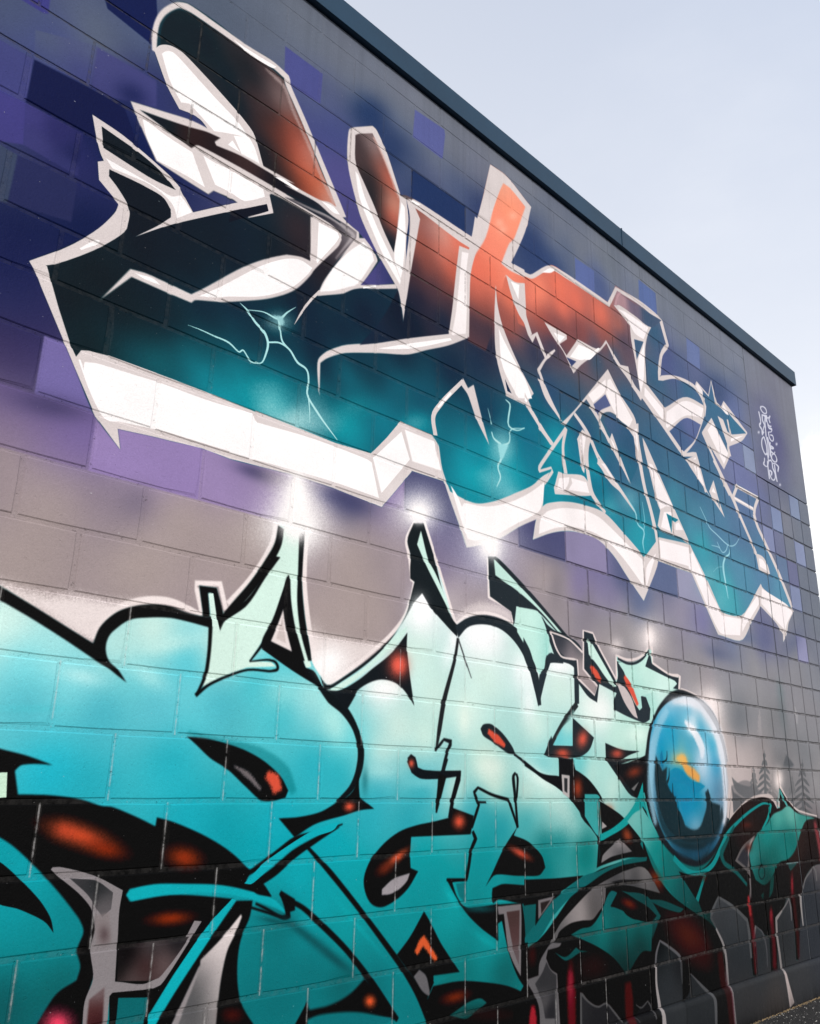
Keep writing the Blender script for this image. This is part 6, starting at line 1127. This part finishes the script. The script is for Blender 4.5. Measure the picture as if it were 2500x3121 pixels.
def block_mesh(name, w, h, ch, depth, seed):
    """a concrete block face: square body, eased front edge that wanders a little and is chipped here and there"""
    q = random.Random(seed); x, z = w / 2, h / 2
    n = 3 if w > U * 1.3 else 2; m = 2
    loop = [(-x + w * i / n, -z, 0, -1) for i in range(n)] + [(x, -z + h * i / m, 1, 0) for i in range(m)] + [(x - w * i / n, z, 0, 1) for i in range(n)] + [(-x, z - h * i / m, -1, 0) for i in range(m)]
    corner = {0, n, n + m, 2 * n + m}
    V = []; K = len(loop)
    def sg(a): return (a > 0) - (a < 0)
    jit = [q.uniform(-0.0012, 0.0006) for _ in loop]; chip = [0.006 * (q.random() < 0.05) for _ in loop]
    for ring in range(3):
        for i, (a, b, nx, nz) in enumerate(loop):
            ins = (0.0, ch * 0.35, ch)[ring] + (chip[i] if ring == 2 else 0); y = (depth, ch * 0.45, 0.0)[ring]
            if i in corner:
                r = ins + (0.0012 if ring else 0) - jit[i]
                V.append((a - sg(a) * r, y, b - sg(b) * r))
            else:
                r = ins - (jit[i] if ring else 0); V.append((a - nx * r, y, b - nz * r))
    F = [tuple(range(2 * K, 3 * K))]
    for r in range(2):
        for i in range(K):
            k = (i + 1) % K; F.append((r * K + i, r * K + k, (r + 1) * K + k, (r + 1) * K + i))
    me = mesh(name, V, F); me.materials.append(m_block); return me
JW, JF, JR = 0.0098, 0.0060, 0.0112
def kit(name, w, h, ch, depth): return [block_mesh(name, w, h, ch, depth, s) for s in range(5)]
M_FULL = kit('block', 2 * U - JW, U - JW, 0.0056, 0.018)
M_HALF = kit('half_block', U - JW, U - JW, 0.0040, 0.018)
M_FULLR = kit('block', 2 * U - JR, U - JR, 0.0045, 0.018)
M_HALFR = kit('half_block', U - JR, U - JR, 0.0042, 0.018)
M_FULLF = kit('block', 2 * U - JF, U - JF, 0.0028, 0.016)
M_HALFF = kit('half_block', U - JF, U - JF, 0.0028, 0.016)
M_TOPF = kit('top_block', 2 * U - JF, 0.62 * U - JF, 0.0028, 0.016)
M_TOPH = kit('top_half_block', U - JF, 0.62 * U - JF, 0.0028, 0.016)

from bpy_extras.object_utils import world_to_camera_view as w2c
S.render.resolution_x, S.render.resolution_y = 820, 1024
bpy.context.view_layer.update()
def seen(n0, n1, k0, k1):
    q = [w2c(S, cam, Vector((X(n), 0, Zk(k)))) for n, k in ((n0, k0), (n1, k0), (n1, k1), (n0, k1))]
    if any(p.z <= 0 for p in q): return 0.0
    P = [(min(max(p.x, 0), 1) * 820, min(max(p.y, 0), 1) * 1024) for p in q]
    return abs(sum(P[i][0] * P[(i + 1) % 4][1] - P[(i + 1) % 4][0] * P[i][1] for i in range(4))) / 2
cells = []
for k in range(-5, 18):
    par = (k + 1) % 2
    n = 0 - (2 if par == 0 else 1)
    first = True
    n_hi = 0
    while n_hi > N0:
        wd = 1 if (first and par == 1) else 2
        cells.append((n_hi - wd, n_hi, k)); n_hi -= wd; first = False
    if k < 12:
        for a in range(5): cells.append((a, a + 1, k))
rng = random.Random(11)
place = []
for (a, b_, k) in cells:
    k1 = min(k + 1, TOP); fine = k >= 12
    half = (b_ - a) == 1; topc = k == 17
    me = (M_TOPH if half else M_TOPF) if topc else ((M_HALFF if half else M_FULLF) if fine else ((M_HALFR if half else M_FULLR) if a >= -13 else (M_HALF if half else M_FULL)))
    me = rng.choice(me)
    y = (0.0006 if fine else 0.0) + rng.uniform(0, 0.0011)
    rot = (rng.gauss(0, 0.0011), 0, rng.gauss(0, 0.0011))
    place.append((seen(a, b_, k, k1), me, (X((a + b_) / 2) + (-0.0005 if a >= 0 else 0), y, L(Zk((k + k1) / 2))), rot))
place.sort(key=lambda p: -p[0])
for ar, me, loc, rot in place[:300]:
    o = link('brick', me, None, root, loc); o.rotation_euler = rot
V, F = [], []
for ar, me, loc, rot in place[300:]:
    Mx = Matrix.Translation(loc) @ Euler(rot).to_matrix().to_4x4(); b0 = len(V)
    V += [tuple(Mx @ q.co) for q in me.vertices]; F += [tuple(i + b0 for i in p.vertices) for p in me.polygons]
# the end wall round the corner: block faces too
for k in range(-5, 18):
    h = min(k + 1, TOP) - k
    yy = 0.021 if k % 2 else 0.021 + U
    segs = [(0.021, yy)] if yy > 0.1 else []
    while yy < 8.9: segs.append((yy, min(yy + 2 * U, 8.95))); yy += 2 * U
    for (ya, yb) in segs:
        q = boxdata(X(N1) - 0.02, X(N1) - 0.0015, ya + 0.004, yb - 0.004, L(Zk(k)) + 0.004, L(Zk(k + h)) - 0.004)
        b0 = len(V); V += q[0]; F += [tuple(i + b0 for i in p) for p in q[1]]
fo = link('far_bricks', mesh('far_bricks', V, F), m_block, root); fo['kind'] = 'stuff'
# the block ends that notch the free corner
V, F = join([boxdata(X(N1) - 0.012, X(N1) - 0.0015, 0.0026, 0.0205, L(Zk(k)) + 0.0048, L(Zk(k + 1)) - 0.0048) for k in range(-5, 12)])
q = link('corner_edge', mesh('corner_edge', V, F), m_block, root)
# upright joints, left thinner in paint on the lower left
V, F = join([boxdata(X(a) - 0.0026, X(a) + 0.0026, 0.0033, 0.0060, L(Zk(k)) + 0.002, L(Zk(k + 1)) - 0.003)
             for k in range(-5, 3) for a in range(N0 + 1, -11) if (a + k + 1) % 2 == 0])
q = link('head_joint', mesh('head_joint', V, F), m_head, root); q['kind'] = 'stuff'
# rendered panel right of the control joint, above the half blocks
v, f = boxdata(X(0) + 0.006, X(N1) - 0.002, 0.0022, 0.019, L(Zk(12)) + 0.002, L(Zk(TOP)) - 0.003)
o = link('render_panel', mesh('render_panel', v, f), m_slab, root)
bv = o.modifiers.new('edge', 'BEVEL'); bv.width = 0.003; bv.segments = 2
# control joint with its sealant
v, f = boxdata(X(0) - 0.0042, X(0) + 0.0050, 0.0035, 0.019, -Zk(0) + 0.02, L(Zk(TOP)) - 0.006)
link('control_joint', mesh('control_joint', v, f), m_seal, root)
# plinth, standing slightly proud with a sloped top
prof = [(-0.020, -Zk(0) - 0.05), (-0.020, L(Zk(-5.13))), (-0.014, L(Zk(-5.03))), (-0.003, L(Zk(-4.975))), (0.019, L(Zk(-4.972)))]
xs = list(np.arange(X(N0), X(N1) - 0.01, 0.35)) + [X(N1) + 0.006]
V = []; F = []
rr = random.Random(5)
for i, x in enumerate(xs):
    for j, (y, z) in enumerate(prof): V.append((x, y + (rr.uniform(-.0012, .0012) if j < 4 else 0), z + (rr.uniform(-.003, .003) if 0 < j < 4 else 0)))
    if i:
        for j in range(4):
            a = (i - 1) * 5 + j; F.append((a, a + 5, a + 6, a + 1))
e = len(V) - 5; F.append((e, e + 4, e + 3, e + 2, e + 1)[::-1])
me = mesh('plinth', V, F, True); link('plinth', me, m_slab, root)

# ---------------------------------------------------------------- coping: folded metal, in lengths with a seam
OH = 0.030
def coping(x0, x1, endcap):
    pr = [(-OH + 0.004, L(Zk(TOP)) + 0.0005), (-OH, L(Zk(TOP)) + 0.002), (-OH, L(Zk(18.31)) - 0.004), (-OH + 0.005, L(Zk(18.31))), (0.34, L(Zk(18.31)) - 0.02), (0.34, L(Zk(TOP)) + 0.001)]
    V = [(x, y, z) for x in (x0, x1) for (y, z) in pr]; n = len(pr)
    F = [(i, n + i, n + (i + 1) % n, (i + 1) % n) for i in range(n)] + [tuple(range(n)), tuple(range(2 * n - 1, n - 1, -1))]
    return V, F
xs = [X(-46), X(-38.6), X(-24.0), X(-9.27), X(5.09)]
for i in range(4):
    v, f = coping(xs[i] + 0.0015, xs[i + 1] - (0.0015 if i < 3 else 0), i == 3)
    o = link('coping_panel', mesh('coping_panel', v, f), m_coping, root)
for x in xs[1:-1]:
    v, f = boxdata(x - 0.004, x + 0.004, -OH - 0.0035, 0.30, L(Zk(TOP)) + 0.012, L(Zk(18.31)) + 0.003)
    link('coping_seam', mesh('coping_seam', v, f), m_coping, root)
v, f = boxdata(X(N0), X(N1) - 0.02, 0.35, 9.0, L(Zk(TOP)) - 0.015, L(Zk(TOP)) + 0.02)
link('roof', mesh('roof', v, f), m_roof, root)

# ---------------------------------------------------------------- ground
def asphalt():
    m, t, b = material('asphalt'); tc = nn(t, 'ShaderNodeTexCoord'); P = tc.outputs['Object']
    a = noise(t, P, 2.0, 6); c = noise(t, P, 260.0, 4, 0.7); d = noise(t, P, 40.0, 5)
    vo = nn(t, 'ShaderNodeTexVoronoi'); vo.inputs['Scale'].default_value = 150; t.links.new(P, vo.inputs['Vector'])
    base = ramp(t, a.outputs['Fac'], [(0.3, (0.022, 0.021, 0.020)), (0.7, (0.040, 0.037, 0.034))])
    g = ramp(t, vo.outputs['Distance'], [(0.0, (1.5,)*3), (0.5, (0.75,)*3), (0.8, (0.35,)*3)])
    col = mixc(t, 1.0, base.outputs[0], g.outputs[0], 'MULTIPLY')
    gr = ramp(t, c.outputs['Fac'], [(0.60, (0,)*3), (0.72, (1,)*3)])
    col = mixc(t, math_(t, 'MULTIPLY', gr.outputs[0], 0.5), col, (0.14, 0.12, 0.10))
    t.links.new(col, b.inputs['Base Color']); b.inputs['Roughness'].default_value = 0.85; b.inputs['Specular IOR Level'].default_value = 0.3
    h = math_(t, 'ADD', math_(t, 'MULTIPLY', vo.outputs['Distance'], -1.0), math_(t, 'MULTIPLY', d.outputs['Fac'], 0.7))
    bp = nn(t, 'ShaderNodeBump'); bp.inputs['Strength'].default_value = 0.8; bp.inputs['Distance'].default_value = 0.006
    t.links.new(h, bp.inputs['Height']); t.links.new(bp.outputs[0], b.inputs['Normal'])
    return m
v = [(-900, -900, 0), (900, -900, 0), (900, 900, 0), (-900, 900, 0)]
g = link('ground', mesh('ground', v, [(0, 1, 2, 3)]), asphalt()); g['kind'] = 'structure'
# sandy grit swept against the foot of the wall
m_grit = plain('sandy_grit', (0.24, 0.17, 0.09), 0.95, 0, 0.45, 90.0, 0.2)
m_chip = plain('pale_stone', (0.26, 0.25, 0.23), 0.85, 0, 0.5, 50.0, 0.3)
rr = random.Random(7)
def pebble(x, y, r, sq=0.6):
    V = []; a0 = rr.uniform(0, 6.28)
    for i in range(5):
        a = a0 + i * 1.2566; q = r * rr.uniform(0.7, 1.15); V.append((x + q * math.cos(a), y + q * math.sin(a), r * 0.10))
    V.append((x + rr.uniform(-.2, .2) * r, y + rr.uniform(-.2, .2) * r, r * sq * rr.uniform(0.8, 1.3)))
    V += [(p[0] + (x - p[0]) * -0.05, p[1] + (y - p[1]) * -0.05, -0.002) for p in V[:5]]
    return V, [(i, (i + 1) % 5, 5) for i in range(5)] + [(6 + i, 6 + (i + 1) % 5, (i + 1) % 5, i) for i in range(5)]
pts_ = []
x = X(-14)
while x < X(8):
    x += rr.uniform(0.001, 0.006); pts_.append(pebble(x, -0.021 - abs(rr.gauss(0, 0.010)), rr.uniform(0.0015, 0.0045), 0.8))
V, F = join(pts_); o = link('grit', mesh('grit', V, F), m_grit); o['kind'] = 'stuff'
pts_ = []
for i in range(1500):
    x = rr.uniform(X(-8), X(9)); y = -0.03 - rr.expovariate(1 / 0.5)
    pts_.append(pebble(x, y, 0.0018 + 0.0045 * rr.random() ** 3, 0.7))
V, F = join(pts_); o = link('gravel', mesh('gravel', V, F), m_chip); o['kind'] = 'stuff'
